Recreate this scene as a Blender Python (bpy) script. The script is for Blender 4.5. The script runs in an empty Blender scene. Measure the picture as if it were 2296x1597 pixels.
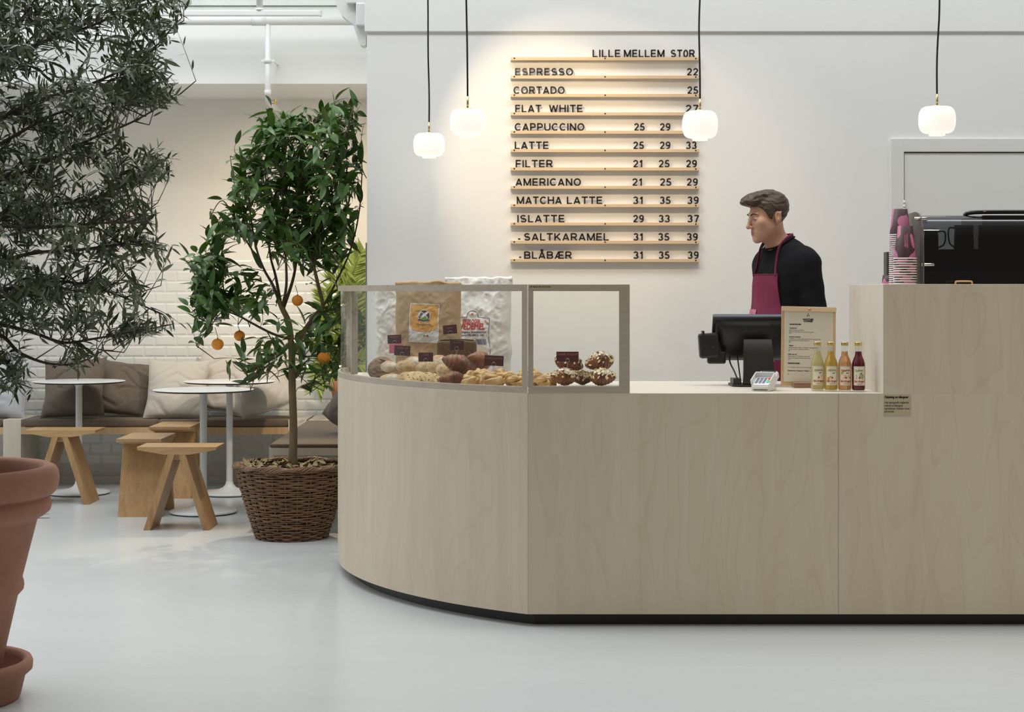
import bpy, bmesh, math, random
import numpy as np
from mathutils import Vector, Matrix, Euler, noise
R = math.radians
PI = math.pi
random.seed(7)
SC = bpy.context.scene
COL = SC.collection

# ---------------------------------------------------------------- camera
F = 3850.0                      # focal length in pixels of the 2296 px wide frame
EYE = 1.35
CX, CY = 1148.0, 655.0          # principal point (the camera is level, the lens is shifted)
cam = bpy.data.cameras.new('camera')
cam.sensor_width = 36.0
cam.lens = 36.0 * F / 2296.0
cam.shift_y = -(798.5 - CY) / 2296.0
cam.clip_end = 100
camo = bpy.data.objects.new('camera', cam)
COL.objects.link(camo)
camo.location = (0, 0, EYE)
camo.rotation_euler = (PI / 2, 0, 0)
SC.camera = camo

# ---------------------------------------------------------------- exposure
SC.view_settings.view_transform = 'Standard'
SC.view_settings.look = 'None'
SC.view_settings.gamma = 1
SC.view_settings.use_curve_mapping = False
SC.view_settings.exposure = 0.0

# ---------------------------------------------------------------- daylight: a pale overcast sky over a glass roof
world = bpy.data.worlds.new('sky')
SC.world = world
world.use_nodes = True
wn, wl = world.node_tree.nodes, world.node_tree.links
bg = wn['Background']
tc = wn.new('ShaderNodeTexCoord')
dt = wn.new('ShaderNodeVectorMath')
dt.operation = 'DOT_PRODUCT'
sd = Vector((-0.45, 0.30, 0.84)).normalized()
dt.inputs[1].default_value = sd
wl.new(tc.outputs['Generated'], dt.inputs[0])
rp = wn.new('ShaderNodeValToRGB')
ce = rp.color_ramp.elements
ce[0].position = 0.0
ce[0].color = (0.125, 0.116, 0.10, 1)
ce[1].position = 1.0
ce[1].color = (1.0, 1.05, 1.08, 1)
k_ = ce.new(0.30)
k_.color = (0.25, 0.238, 0.21, 1)
wl.new(dt.outputs['Value'], rp.inputs[0])
wl.new(rp.outputs[0], bg.inputs[0])
bg.inputs[1].default_value = 1.24


def light(name, kind, loc, target, energy, color, **kw):
    d = bpy.data.lights.new(name, kind)
    d.energy = energy
    d.color = color
    for k, v in kw.items():
        setattr(d, k, v)
    o = bpy.data.objects.new(name, d)
    COL.objects.link(o)
    o.location = loc
    dv = Vector(target) - Vector(loc)
    o.rotation_euler = dv.to_track_quat('-Z', 'Y').to_euler()
    return o


# the glass roof over the hall and over the seats
light('skylight', 'AREA', (0.8, 7.25, 5.6), (0.8, 8.5, 2.0), 175, (0.95, 0.98, 1.0), shape='RECTANGLE', size=8, size_y=1.0)
light('skylight_seats', 'AREA', (-2.6, 9.2, 5.4), (-2.6, 9.9, 1.5), 95, (0.93, 0.98, 1.0), shape='RECTANGLE', size=4.5, size_y=1.2)
# track spots, then added warm fills, then the spots over the seats
WARM = (1.0, 0.74, 0.45)
light('menu_spot', 'SPOT', (-0.13, 8.0, 2.92), (0.22, 9.2, 2.10), 40, (1.0, 0.73, 0.41), spot_size=R(54), spot_blend=0.6, shadow_soft_size=0.03)
light('menu_spot_wide', 'SPOT', (-0.2, 8.0, 2.9), (0.35, 9.2, 2.1), 11, (1.0, 0.78, 0.52), spot_size=R(62), spot_blend=0.22, shadow_soft_size=0.03)
light('low_wall_fill', 'SPOT', (0.9, 7.7, 3.3), (0.8, 9.2, 1.15), 42, (1.0, 0.78, 0.55), spot_size=R(75), spot_blend=1.0, shadow_soft_size=0.1)  # added fill that warms the low wall, not an actual lamp
light('riser_fill', 'SPOT', (3.0, 3.0, 4.7), (2.2, 7.0, 0.7), 110, (1.0, 0.76, 0.48), spot_size=R(52), spot_blend=1.0, shadow_soft_size=0.05)  # added fill from the camera side, warms the riser and counter front
light('alcove_spot', 'SPOT', (-0.98, 10.2, 2.5), (-1.3, 12.2, 1.2), 110, (1.0, 0.79, 0.54), spot_size=R(84), spot_blend=0.9, shadow_soft_size=0.04)
light('alcove_spot_far', 'SPOT', (-2.3, 10.45, 2.5), (-2.3, 12.2, 1.2), 22, (1.0, 0.84, 0.64), spot_size=R(90), spot_blend=0.9, shadow_soft_size=0.04)
light('tree_spot', 'SPOT', (-0.9, 11.15, 2.95), (-1.25, 8.9, 0.1), 200, (1.0, 0.80, 0.55), spot_size=R(40), spot_blend=0.6, shadow_soft_size=0.05)


# ---------------------------------------------------------------- helpers
def PX(x, y, D):
    """The point at depth D that the photograph shows at pixel x, y."""
    return Vector(((x - CX) * D / F, D, EYE - (y - CY) * D / F))


def SXY(p):
    return CX + p[0] * F / p[1], CY + (EYE - p[2]) * F / p[1]


def wloc(o):
    v = Vector((0, 0, 0))
    while o is not None:
        v = v + o.location
        o = o.parent
    return v


class MB:
    """Collects shapes; build() links them as ONE mesh object."""

    def __init__(self):
        self.v, self.f, self.s, self.m = [], [], [], []

    def add(self, vs, fs, smooth=False, mi=0, M=None):
        b = len(self.v)
        if M is not None:
            vs = [M @ Vector(p) for p in vs]
        self.v.extend([tuple(p) for p in vs])
        for f in fs:
            self.f.append(tuple(b + i for i in f))
            self.s.append(smooth)
            self.m.append(mi)
        return self

    def bm(self, bm, smooth=False, mi=0, M=None):
        bm.verts.ensure_lookup_table()
        bm.verts.index_update()
        self.add([v.co.copy() for v in bm.verts], [[v.index for v in f.verts] for f in bm.faces], smooth, mi, M)
        bm.free()
        return self

    def box(self, lo, hi, bev=0.0, M=None, mi=0, seg=2):
        lo, hi = Vector(lo), Vector(hi)
        b = bmesh.new()
        bmesh.ops.create_cube(b, size=1)
        c, d = (lo + hi) / 2, hi - lo
        for v in b.verts:
            v.co = Vector((v.co.x * d.x + c.x, v.co.y * d.y + c.y, v.co.z * d.z + c.z))
        if bev > 0:
            bmesh.ops.bevel(b, geom=list(b.edges), offset=bev, segments=seg, affect='EDGES', profile=0.5)
        return self.bm(b, False, mi, M)

    def lathe(self, prof, n=32, M=None, mi=0, smooth=True, caps=(False, False)):
        vs, fs = [], []
        for r, z in prof:
            for k in range(n):
                a = 2 * PI * k / n
                vs.append((r * math.cos(a), r * math.sin(a), z))
        for i in range(len(prof) - 1):
            for k in range(n):
                k2 = (k + 1) % n
                fs.append((i * n + k, i * n + k2, (i + 1) * n + k2, (i + 1) * n + k))
        if caps[0]:
            fs.append(tuple(range(n - 1, -1, -1)))
        if caps[1]:
            fs.append(tuple((len(prof) - 1) * n + k for k in range(n)))
        return self.add(vs, fs, smooth, mi, M)

    def tube(self, pts, rad, n=8, M=None, mi=0, caps=True, flat=1.0):
        pts = [Vector(p) for p in pts]
        if not isinstance(rad, (list, tuple)):
            rad = [rad] * len(pts)
        vs, fs = [], []
        t0 = (pts[1] - pts[0]).normalized()
        up = Vector((0, 0, 1)) if abs(t0.z) < 0.9 else Vector((1, 0, 0))
        nrm = (up - t0 * up.dot(t0)).normalized()
        for i, p in enumerate(pts):
            t = pts[min(i + 1, len(pts) - 1)] - pts[max(i - 1, 0)]
            t = t.normalized() if t.length > 1e-9 else t0
            nrm = nrm - t * nrm.dot(t)
            nrm = nrm.normalized() if nrm.length > 1e-6 else t.orthogonal().normalized()
            bn = t.cross(nrm)
            for k in range(n):
                a = 2 * PI * k / n
                vs.append(p + (nrm * math.cos(a) * flat + bn * math.sin(a)) * rad[i])
        for i in range(len(pts) - 1):
            for k in range(n):
                k2 = (k + 1) % n
                fs.append((i * n + k, i * n + k2, (i + 1) * n + k2, (i + 1) * n + k))
        if caps:
            fs.append(tuple(range(n - 1, -1, -1)))
            fs.append(tuple((len(pts) - 1) * n + k for k in range(n)))
        return self.add(vs, fs, True, mi, M)

    def grid(self, fn, nu, nv, smooth=True, mi=0, M=None, wrapu=False, flip=False):
        vs = [fn(i / nu, j / nv) for i in range(nu + (0 if wrapu else 1)) for j in range(nv + 1)]
        fs = []
        for i in range(nu):
            i2 = (i + 1) % nu if wrapu else i + 1
            for j in range(nv):
                a = (i * (nv + 1) + j, i2 * (nv + 1) + j, i2 * (nv + 1) + j + 1, i * (nv + 1) + j + 1)
                fs.append(a[::-1] if flip else a)
        return self.add(vs, fs, smooth, mi, M)

    def ball(self, c, r, n=20, M=None, mi=0, fn=None):
        c = Vector(c)
        r = Vector(r) if hasattr(r, '__len__') else Vector((r, r, r))

        def g(u, v):
            a, b = 2 * PI * u, PI * (v - 0.5)
            d = Vector((math.cos(a) * math.cos(b), math.sin(a) * math.cos(b), math.sin(b)))
            k = fn(d) if fn else 1.0
            return c + Vector((d.x * r.x, d.y * r.y, d.z * r.z)) * k
        return self.grid(g, n, max(6, n // 2), True, mi, M, True)

    def prism(self, poly, z0, z1, M=None, mi=0, smooth=False):
        """Extrude a counter-clockwise polygon (x, y) from z0 to z1."""
        n = len(poly)
        vs = [(x, y, z0) for x, y in poly] + [(x, y, z1) for x, y in poly]
        fs = [tuple(range(n - 1, -1, -1)), tuple(range(n, 2 * n))]
        self.add(vs, fs, False, mi, M)
        self.add(vs, [(i, (i + 1) % n, n + (i + 1) % n, n + i) for i in range(n)], smooth, mi, M)
        return self

    def build(self, name, mats, parent=None, world=False):
        me = bpy.data.meshes.new(name)
        off = wloc(parent) if (parent is not None and world) else Vector((0, 0, 0))
        vs = [(p[0] - off.x, p[1] - off.y, p[2] - off.z) for p in self.v]
        me.from_pydata(vs, [], self.f)
        if not isinstance(mats, (list, tuple)):
            mats = [mats]
        for m in mats:
            me.materials.append(m)
        me.polygons.foreach_set('use_smooth', self.s)
        me.polygons.foreach_set('material_index', self.m)
        me.update()
        o = bpy.data.objects.new(name, me)
        COL.objects.link(o)
        if parent is not None:
            o.parent = parent
        return o


def tag(o, label, cat, group=None, kind=None):
    o['label'] = label
    if cat:
        o['category'] = cat
    if group:
        o['group'] = group
    if kind:
        o['kind'] = kind
    return o


def thing(name, loc, label, cat, group=None, rz=0.0):
    o = bpy.data.objects.new(name, None)
    o.empty_display_size = 0.05
    COL.objects.link(o)
    o.location = loc
    o.rotation_euler = (0, 0, rz)
    return tag(o, label, cat, group)


def struct(o, label=None):
    o['kind'] = 'structure'
    if label:
        o['label'] = label
    return o


def kids(o):
    return [c for c in bpy.data.objects if c.parent == o]


def dup(root, loc=None, rz=None, label=None, tree=None, rot=None, scale=None):
    """A copy of a thing with copies of its parts and sub-parts."""
    r = root.copy()
    COL.objects.link(r)
    if loc is not None:
        r.location = loc
    if rz is not None:
        r.rotation_euler = (0, 0, rz)
    if rot is not None:
        r.rotation_euler = rot
    if scale is not None:
        r.scale = scale
    if label:
        r['label'] = label
    for ch in kids(root):
        c = ch.copy()
        COL.objects.link(c)
        c.parent = r
        for g in kids(ch):
            d = g.copy()
            COL.objects.link(d)
            d.parent = c
    return r


def T(x=0, y=0, z=0):
    return Matrix.Translation((x, y, z))


def Rz(a):
    return Matrix.Rotation(a, 4, 'Z')


def Rx(a):
    return Matrix.Rotation(a, 4, 'X')


def Ry(a):
    return Matrix.Rotation(a, 4, 'Y')


def lerp(a, b, t):
    return a + (b - a) * t


def interp(xs, ys, x):
    return float(np.interp(x, xs, ys))


# ---- writing -------------------------------------------------------------
def arc(cx, cy, rx, ry, a0, a1, n=12):
    return [(cx + rx * math.cos(R(lerp(a0, a1, i / n))), cy + ry * math.sin(R(lerp(a0, a1, i / n)))) for i in range(n + 1)]


_b, _t, _l = 0.075, 0.925, 0.075
GLY = {
    'A': (.74, [[(.05, 0), (.37, .95)], [(.37, .95), (.69, 0)], [(.17, .29), (.57, .29)]]),
    'B': (.70, [[(_l, 0), (_l, 1)], [(_l, _t), (.40, _t)] + arc(.40, .725, .2, .2, 90, -90) + [(_l, .525)], [(.40, .525)] + arc(.41, .30, .225, .225, 90, -90) + [(_l, _b)]]),
    'C': (.76, [arc(.40, .5, .325, .425, 42, 318, 22)]),
    'D': (.74, [[(_l, 0), (_l, 1)], [(_l, _t), (.30, _t)] + arc(.30, .5, .36, .425, 90, -90, 16) + [(_l, _b)]]),
    'E': (.64, [[(_l, 0), (_l, 1)], [(_l, _t), (.60, _t)], [(_l, .51), (.56, .51)], [(_l, _b), (.62, _b)]]),
    'F': (.60, [[(_l, 0), (_l, 1)], [(_l, _t), (.58, _t)], [(_l, .49), (.52, .49)]]),
    'G': (.80, [arc(.41, .5, .335, .425, 42, 320, 22) + [(.70, .45)], [(.70, .45), (.44, .45)], [(.70, .45), (.70, .04)]]),
    'H': (.74, [[(_l, 0), (_l, 1)], [(.665, 0), (.665, 1)], [(_l, .52), (.665, .52)]]),
    'I': (.15, [[(_l, 0), (_l, 1)]]),
    'K': (.74, [[(_l, 0), (_l, 1)], [(_l, .32), (.62, .98)], [(.27, .56), (.68, .02)]]),
    'L': (.58, [[(_l, 0), (_l, 1)], [(_l, _b), (.58, _b)]]),
    'M': (.86, [[(_l, 0), (_l, 1)], [(.785, 0), (.785, 1)], [(_l, .96), (.43, .06)], [(.43, .06), (.785, .96)]]),
    'N': (.74, [[(_l, 0), (_l, 1)], [(.665, 0), (.665, 1)], [(_l, .94), (.665, .06)]]),
    'O': (.82, [arc(.41, .5, .335, .425, 0, 360, 28)]),
    'P': (.68, [[(_l, 0), (_l, 1)], [(_l, _t), (.38, _t)] + arc(.38, .68, .225, .245, 90, -90) + [(_l, .435)]]),
    'R': (.72, [[(_l, 0), (_l, 1)], [(_l, _t), (.40, _t)] + arc(.40, .695, .215, .23, 90, -90) + [(_l, .465)], [(.40, .46), (.66, .02)]]),
    'S': (.68, [arc(.33, .715, .235, .21, 28, 250, 12) + [(.42, .49)] + arc(.345, .29, .255, .215, 75, -155, 14)]),
    'T': (.66, [[(.33, 0), (.33, .95)], [(.0, _t), (.66, _t)]]),
    'U': (.74, [[(_l, 1), (_l, .36)] + arc(.37, .36, .295, .285, 180, 360, 14) + [(.665, 1)]]),
    'V': (.72, [[(.05, 1), (.36, .05)], [(.36, .05), (.67, 1)]]),
    'W': (1.0, [[(.05, 1), (.26, .05)], [(.26, .05), (.50, .93)], [(.50, .93), (.74, .05)], [(.74, .05), (.95, 1)]]),
    'Å': (.74, [[(.05, 0), (.37, .95)], [(.37, .95), (.69, 0)], [(.17, .29), (.57, .29)], arc(.37, 1.14, .10, .10, 0, 360, 14)]),
    'Æ': (1.02, [[(.05, 0), (.44, .95)], [(.18, .29), (.50, .29)], [(.50, 0), (.50, 1)], [(.40, _t), (1.0, _t)], [(.50, .51), (.96, .51)], [(.50, _b), (1.02, _b)]]),
    '0': (.62, [arc(.31, .5, .235, .425, 0, 360, 26)]),
    '1': (.40, [[(.27, 0), (.27, 1)], [(.05, .70), (.27, .93)]]),
    '2': (.62, [arc(.31, .69, .225, .235, 170, -38, 12) + [(.09, .09)], [(.05, _b), (.58, _b)]]),
    '3': (.62, [arc(.30, .72, .21, .205, 160, -80, 12), arc(.30, .29, .235, .215, 82, -160, 13)]),
    '4': (.62, [[(.43, 0), (.43, 1)], [(.43, .95), (.06, .28)], [(.04, .28), (.60, .28)]]),
    '5': (.62, [[(.55, _t), (.17, _t)], [(.17, _t), (.11, .50)], arc(.30, .32, .235, .245, 128, -155, 15)]),
    '6': (.62, [arc(.31, .31, .225, .235, 0, 360, 20), arc(.40, .48, .31, .445, 180, 75, 10)]),
    '7': (.60, [[(.04, _t), (.56, _t)], [(.56, _t), (.36, .50), (.25, 0)]]),
    '8': (.62, [arc(.31, .725, .195, .2, 0, 360, 18), arc(.31, .29, .23, .215, 0, 360, 18)]),
    '9': (.62, [arc(.31, .69, .225, .235, 0, 360, 20), arc(.22, .52, .31, .445, 0, -105, 10)]),
    ' ': (.30, []),
    '-': (.36, [[(.05, .22), (.31, .22)]]),
}


def block_word(mb, word, x0, x1, z0, h, y0, y1, t=0.20, gap=0.16, mi=0, M=None):
    """Bold block lettering standing in the xz plane, fitted between x0 and x1, from depth y0 to y1 (y0 nearer)."""
    tot = sum(GLY[c][0] for c in word) + gap * (len(word) - 1)
    s = (x1 - x0) / tot
    cur = 0.0
    for c in word:
        w, strokes = GLY[c]
        for st in strokes:
            P = [Vector((x0 + (cur + p[0]) * s, z0 + p[1] * h)) for p in st]
            P = [P[0]] + [b for a, b in zip(P[:-1], P[1:]) if (b - a).length > 1e-5]
            hw = t * h / 2
            closed = (P[0] - P[-1]).length < 1e-6 and len(P) > 3
            m = len(P)
            L, Rr = [], []
            for i in range(m):
                if closed:
                    a, b = P[(i - 1) % (m - 1)], P[(i + 1) % (m - 1)]
                else:
                    a, b = P[max(i - 1, 0)], P[min(i + 1, m - 1)]
                d = (b - a).normalized()
                n = Vector((-d.y, d.x))
                k = 1.0
                if 0 < i < m - 1:
                    e = (P[i + 1] - P[i]).normalized()
                    k = 1 / max(0.6, n.dot(Vector((-e.y, e.x))))
                L.append(P[i] + n * hw * k)
                Rr.append(P[i] - n * hw * k)
            vs = [(q.x, y0, q.y) for q in L] + [(q.x, y0, q.y) for q in Rr] + [(q.x, y1, q.y) for q in L] + [(q.x, y1, q.y) for q in Rr]
            fs = []
            for i in range(m - 1):
                fs += [(m + i, m + i + 1, i + 1, i), (2 * m + i, 2 * m + i + 1, 3 * m + i + 1, 3 * m + i),
                       (i, i + 1, 2 * m + i + 1, 2 * m + i), (3 * m + i, 3 * m + i + 1, m + i + 1, m + i)]
            if not closed:
                fs += [(0, m, 3 * m, 2 * m)[::-1], (m - 1, 2 * m - 1, 4 * m - 1, 3 * m - 1)]
            mb.add(vs, fs, False, mi, M)
        cur += w + gap
    return mb


_TXT = {}


def text_mesh(s, bold=0.0):
    """Flat mesh of a line of text with cap height 1 from the baseline: (verts (x, z), faces, width)."""
    key = (s, bold)
    if key not in _TXT:
        c = bpy.data.curves.new('text', 'FONT')
        c.body = s
        c.resolution_u = 3
        o = bpy.data.objects.new('text', c)
        COL.objects.link(o)
        dg = bpy.context.evaluated_depsgraph_get()
        me = bpy.data.meshes.new_from_object(o.evaluated_get(dg))
        vs = [(v.co.x / 0.69, v.co.y / 0.69) for v in me.vertices]
        fs = [tuple(p.vertices) for p in me.polygons]
        bpy.data.objects.remove(o)
        bpy.data.curves.remove(c)
        bpy.data.meshes.remove(me)
        if bold:
            V2, F2 = [], []
            for dx, dy in ((-bold, 0), (bold, 0), (0, bold), (0, -bold), (0, 0)):
                b = len(V2)
                V2 += [(x + dx, y + dy) for x, y in vs]
                F2 += [tuple(b + i for i in f) for f in fs]
            vs, fs = V2, F2
        xs = [p[0] for p in vs] or [0, 0]
        x0 = min(xs)
        vs = [(x - x0, y) for x, y in vs]
        _TXT[key] = (vs, fs, max(xs) - x0)
    return _TXT[key]


def write(mb, s, fn, x, z, h, bold=0.05, width=None, align='L', mi=0, rot=0.0):
    """Writes s at x, z (cap height h) through fn(x, z) -> point."""
    vs, fs, w = text_mesh(s, bold)
    k = h
    kx = (width / w) if width else k
    W = w * kx
    ox = x - (W / 2 if align == 'C' else W if align == 'R' else 0)
    ca, sa = math.cos(rot), math.sin(rot)
    pts = []
    for px, pz in vs:
        dx, dz = ox - x + px * kx, pz * k
        pts.append(fn(x + dx * ca - dz * sa, z + dx * sa + dz * ca))
    mb.add(pts, fs, False, mi)
    return mb


def dab(mb, fn, cx, cz, rx, rz, n=14, mi=0, rot=0.0):
    ca, sa = math.cos(rot), math.sin(rot)
    pts = []
    for k in range(n):
        a = 2 * PI * k / n
        x, z = rx * math.cos(a), rz * math.sin(a)
        pts.append(fn(cx + x * ca - z * sa, cz + x * sa + z * ca))
    return mb.add(pts, [tuple(range(n))], False, mi)


def quad(mb, fn, x0, z0, x1, z1, nx=1, nz=1, mi=0):
    return mb.grid(lambda u, v: fn(lerp(x0, x1, u), lerp(z0, z1, v)), nx, nz, False, mi)
# ---------------------------------------------------------------- materials
def base_mat(name):
    m = bpy.data.materials.new(name)
    m.use_nodes = True
    return m, m.node_tree.nodes, m.node_tree.links, m.node_tree.nodes['Principled BSDF']


def mixcol(N, L, fac, a, b):
    x = N.new('ShaderNodeMix')
    x.data_type = 'RGBA'
    L.new(fac, x.inputs[0])
    for s, c in ((6, a), (7, b)):
        if hasattr(c, 'links'):
            L.new(c, x.inputs[s])
        else:
            x.inputs[s].default_value = (*c, 1)
    return x.outputs[2]


def noise_fac(N, L, scale, detail=3.0, stretch=(1, 1, 1), lo=0.3, hi=0.7, dist=0.0, rough=0.55):
    t = N.new('ShaderNodeTexCoord')
    mp = N.new('ShaderNodeMapping')
    mp.inputs['Scale'].default_value = stretch
    L.new(t.outputs['Object'], mp.inputs[0])
    n = N.new('ShaderNodeTexNoise')
    n.inputs['Scale'].default_value = scale
    n.inputs['Detail'].default_value = detail
    n.inputs['Roughness'].default_value = rough
    n.inputs['Distortion'].default_value = dist
    L.new(mp.outputs[0], n.inputs['Vector'])
    r = N.new('ShaderNodeMapRange')
    r.inputs[1].default_value = lo
    r.inputs[2].default_value = hi
    L.new(n.outputs[0], r.inputs[0])
    return r.outputs[0]


def bump(N, L, P, h, dist, strength=0.6):
    b = N.new('ShaderNodeBump')
    b.inputs['Strength'].default_value = strength
    b.inputs['Distance'].default_value = dist
    L.new(h, b.inputs['Height'])
    L.new(b.outputs[0], P.inputs['Normal'])


def mat(name, c, rough=0.5, metal=0.0, c2=None, scale=8, stretch=(1, 1, 1), bmp=0.0, bscale=None, spec=0.5, coat=0.0, detail=3.0, lo=0.35, hi=0.65, sheen=0.0, sss=0.0):
    m, N, L, P = base_mat(name)
    P.inputs['Base Color'].default_value = (*c, 1)
    P.inputs['Roughness'].default_value = rough
    P.inputs['Metallic'].default_value = metal
    P.inputs['Specular IOR Level'].default_value = spec
    P.inputs['Coat Weight'].default_value = coat
    P.inputs['Sheen Weight'].default_value = sheen
    if sss:
        P.inputs['Subsurface Weight'].default_value = sss
        P.inputs['Subsurface Radius'].default_value = (0.02, 0.008, 0.004)
        P.inputs['Subsurface Scale'].default_value = 0.3
    if c2 is None:
        c2 = tuple(x * 0.93 for x in c)
    f = noise_fac(N, L, scale, detail, stretch, lo, hi)
    L.new(mixcol(N, L, f, c, c2), P.inputs['Base Color'])
    if bmp:
        h = noise_fac(N, L, bscale or scale * 6, 4, stretch, 0.2, 0.8)
        bump(N, L, P, h, bmp)
    return m


def wood(name, a, b, axis='Z', scale=1.0, rough=0.5, fine=0.35, cath=0.5, long=0.10):
    """Streaky wood with the grain along one object axis."""
    m, N, L, P = base_mat(name)
    st = {'X': (long, 1, 1), 'Y': (1, long, 1), 'Z': (1, 1, long)}[axis]
    st = tuple(s * scale for s in st)
    f1 = noise_fac(N, L, 5.0, 2, st, 0.3, 0.7, dist=1.2)
    t = N.new('ShaderNodeTexCoord')
    mp = N.new('ShaderNodeMapping')
    mp.inputs['Scale'].default_value = tuple(s * (1.0 if s > 0.5 * scale else 2.2) for s in st)
    L.new(t.outputs['Object'], mp.inputs[0])
    n = N.new('ShaderNodeTexNoise')
    n.inputs['Scale'].default_value = 2.6
    n.inputs['Detail'].default_value = 1.5
    L.new(mp.outputs[0], n.inputs['Vector'])
    mu = N.new('ShaderNodeMath')
    mu.operation = 'MULTIPLY'
    mu.inputs[1].default_value = 13.0
    L.new(n.outputs[0], mu.inputs[0])
    fr = N.new('ShaderNodeMath')
    fr.operation = 'FRACT'
    L.new(mu.outputs[0], fr.inputs[0])
    rg = N.new('ShaderNodeValToRGB')
    e = rg.color_ramp.elements
    e[0].position, e[0].color = 0.0, (0, 0, 0, 1)
    e[1].position, e[1].color = 1.0, (0, 0, 0, 1)
    k = e.new(0.80)
    k.color = (0.25, 0.25, 0.25, 1)
    k = e.new(0.93)
    k.color = (1, 1, 1, 1)
    L.new(fr.outputs[0], rg.inputs[0])
    f2 = noise_fac(N, L, 60.0, 2, st, 0.3, 0.75)
    ad = N.new('ShaderNodeMath')
    ad.operation = 'MULTIPLY_ADD'
    ad.inputs[1].default_value = cath
    L.new(rg.outputs[0], ad.inputs[0])
    sm = N.new('ShaderNodeMath')
    sm.operation = 'MULTIPLY_ADD'
    sm.inputs[1].default_value = fine
    L.new(f2, sm.inputs[0])
    s2 = N.new('ShaderNodeMath')
    s2.operation = 'MULTIPLY'
    s2.inputs[1].default_value = 0.55
    L.new(f1, s2.inputs[0])
    L.new(s2.outputs[0], sm.inputs[2])
    L.new(sm.outputs[0], ad.inputs[2])
    L.new(mixcol(N, L, ad.outputs[0], a, b), P.inputs['Base Color'])
    P.inputs['Roughness'].default_value = rough
    bump(N, L, P, f2, 0.0006, 0.3)
    return m


def glass_pane(name, tint=(1, 1, 1), refl=1.0):
    m, N, L, P = base_mat(name)
    N.remove(P)
    o = N['Material Output']
    tr = N.new('ShaderNodeBsdfTransparent')
    tr.inputs[0].default_value = (*tint, 1)
    gl = N.new('ShaderNodeBsdfGlossy')
    gl.inputs['Roughness'].default_value = 0.02
    lw = N.new('ShaderNodeLayerWeight')
    lw.inputs[0].default_value = 0.5
    pw = N.new('ShaderNodeMath')
    pw.operation = 'POWER'
    pw.inputs[1].default_value = 5.0
    L.new(lw.outputs['Facing'], pw.inputs[0])
    mu = N.new('ShaderNodeMath')
    mu.operation = 'MULTIPLY_ADD'
    mu.inputs[1].default_value = 0.9 * min(refl, 1.0)
    mu.inputs[2].default_value = 0.04 * refl
    L.new(pw.outputs[0], mu.inputs[0])
    mx = N.new('ShaderNodeMixShader')
    L.new(mu.outputs[0], mx.inputs[0])
    L.new(tr.outputs[0], mx.inputs[1])
    L.new(gl.outputs[0], mx.inputs[2])
    L.new(mx.outputs[0], o.inputs[0])
    return m


def emit(name, c, s):
    m, N, L, P = base_mat(name)
    P.inputs['Base Color'].default_value = (0.45, 0.44, 0.42, 1)
    P.inputs['Roughness'].default_value = 0.25
    P.inputs['Emission Color'].default_value = (*c, 1)
    P.inputs['Emission Strength'].default_value = s
    return m


def leaf_mat(name, c, c2, back, rough, spec=0.5, trans=0.0):
    """Leaf: darker glossy face, paler matt underside, some tone from leaf to leaf."""
    m, N, L, P = base_mat(name)
    g = N.new('ShaderNodeNewGeometry')
    face = mixcol(N, L, g.outputs['Random Per Island'], c, c2)
    col = mixcol(N, L, g.outputs['Backfacing'], face, back)
    L.new(col, P.inputs['Base Color'])
    P.inputs['Roughness'].default_value = rough
    P.inputs['Specular IOR Level'].default_value = spec
    if trans:
        o = N['Material Output']
        t = N.new('ShaderNodeBsdfTranslucent')
        L.new(col, t.inputs[0])
        mx = N.new('ShaderNodeMixShader')
        mx.inputs[0].default_value = trans
        L.new(P.outputs[0], mx.inputs[1])
        L.new(t.outputs[0], mx.inputs[2])
        L.new(mx.outputs[0], o.inputs[0])
    return m


def liquid_mat(name, c, alpha_dark=1.0):
    m, N, L, P = base_mat(name)
    P.inputs['Base Color'].default_value = (*c, 1)
    P.inputs['Roughness'].default_value = 0.04
    P.inputs['Transmission Weight'].default_value = 0.75
    P.inputs['IOR'].default_value = 1.2
    return m


def fabric(name, c, c2, scale=260, bmp=0.0012):
    m, N, L, P = base_mat(name)
    f = noise_fac(N, L, scale, 2, (1, 1, 1), 0.3, 0.7)
    g = noise_fac(N, L, 5, 2, (1, 1, 1), 0.3, 0.7)
    a = mixcol(N, L, f, c, c2)
    b = mixcol(N, L, g, a, tuple(x * 0.9 for x in c))
    L.new(a, P.inputs['Base Color'])
    P.inputs['Roughness'].default_value = 0.95
    P.inputs['Specular IOR Level'].default_value = 0.15
    P.inputs['Sheen Weight'].default_value = 0.2
    bump(N, L, P, f, bmp, 0.6)
    return m


K = {}
K['plaster'] = mat('white_plaster', (0.84, 0.84, 0.83), 0.85, c2=(0.825, 0.825, 0.815), scale=3, bmp=0.0003, bscale=160, spec=0.2)
K['alcove_paint'] = mat('warm_white_paint', (0.80, 0.78, 0.74), 0.85, c2=(0.78, 0.76, 0.72), scale=3, bmp=0.0005, bscale=160, spec=0.2)
K['white_paint'] = mat('white_gloss_paint', (0.78, 0.79, 0.78), 0.4, c2=(0.76, 0.77, 0.76), scale=5)
K['door_paint'] = mat('pale_grey_door_paint', (0.77, 0.77, 0.755), 0.45, c2=(0.755, 0.755, 0.74), scale=5)
K['floor'] = mat('poured_pale_grey_floor', (0.61, 0.63, 0.635), 0.24, c2=(0.585, 0.605, 0.61), scale=1.6, stretch=(0.6, 1.5, 1), bmp=0.0008, bscale=42, spec=0.45, detail=5)
K['tile'] = mat('white_glazed_tile', (0.78, 0.78, 0.75), 0.16, c2=(0.75, 0.75, 0.725), scale=5, spec=0.5)
K['grout'] = mat('tile_grout', (0.74, 0.73, 0.70), 0.9)
K['birch'] = wood('birch_plywood', (0.66, 0.58, 0.455), (0.575, 0.475, 0.345), 'Z', 1.5, 0.48, 0.16, 0.36)
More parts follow.
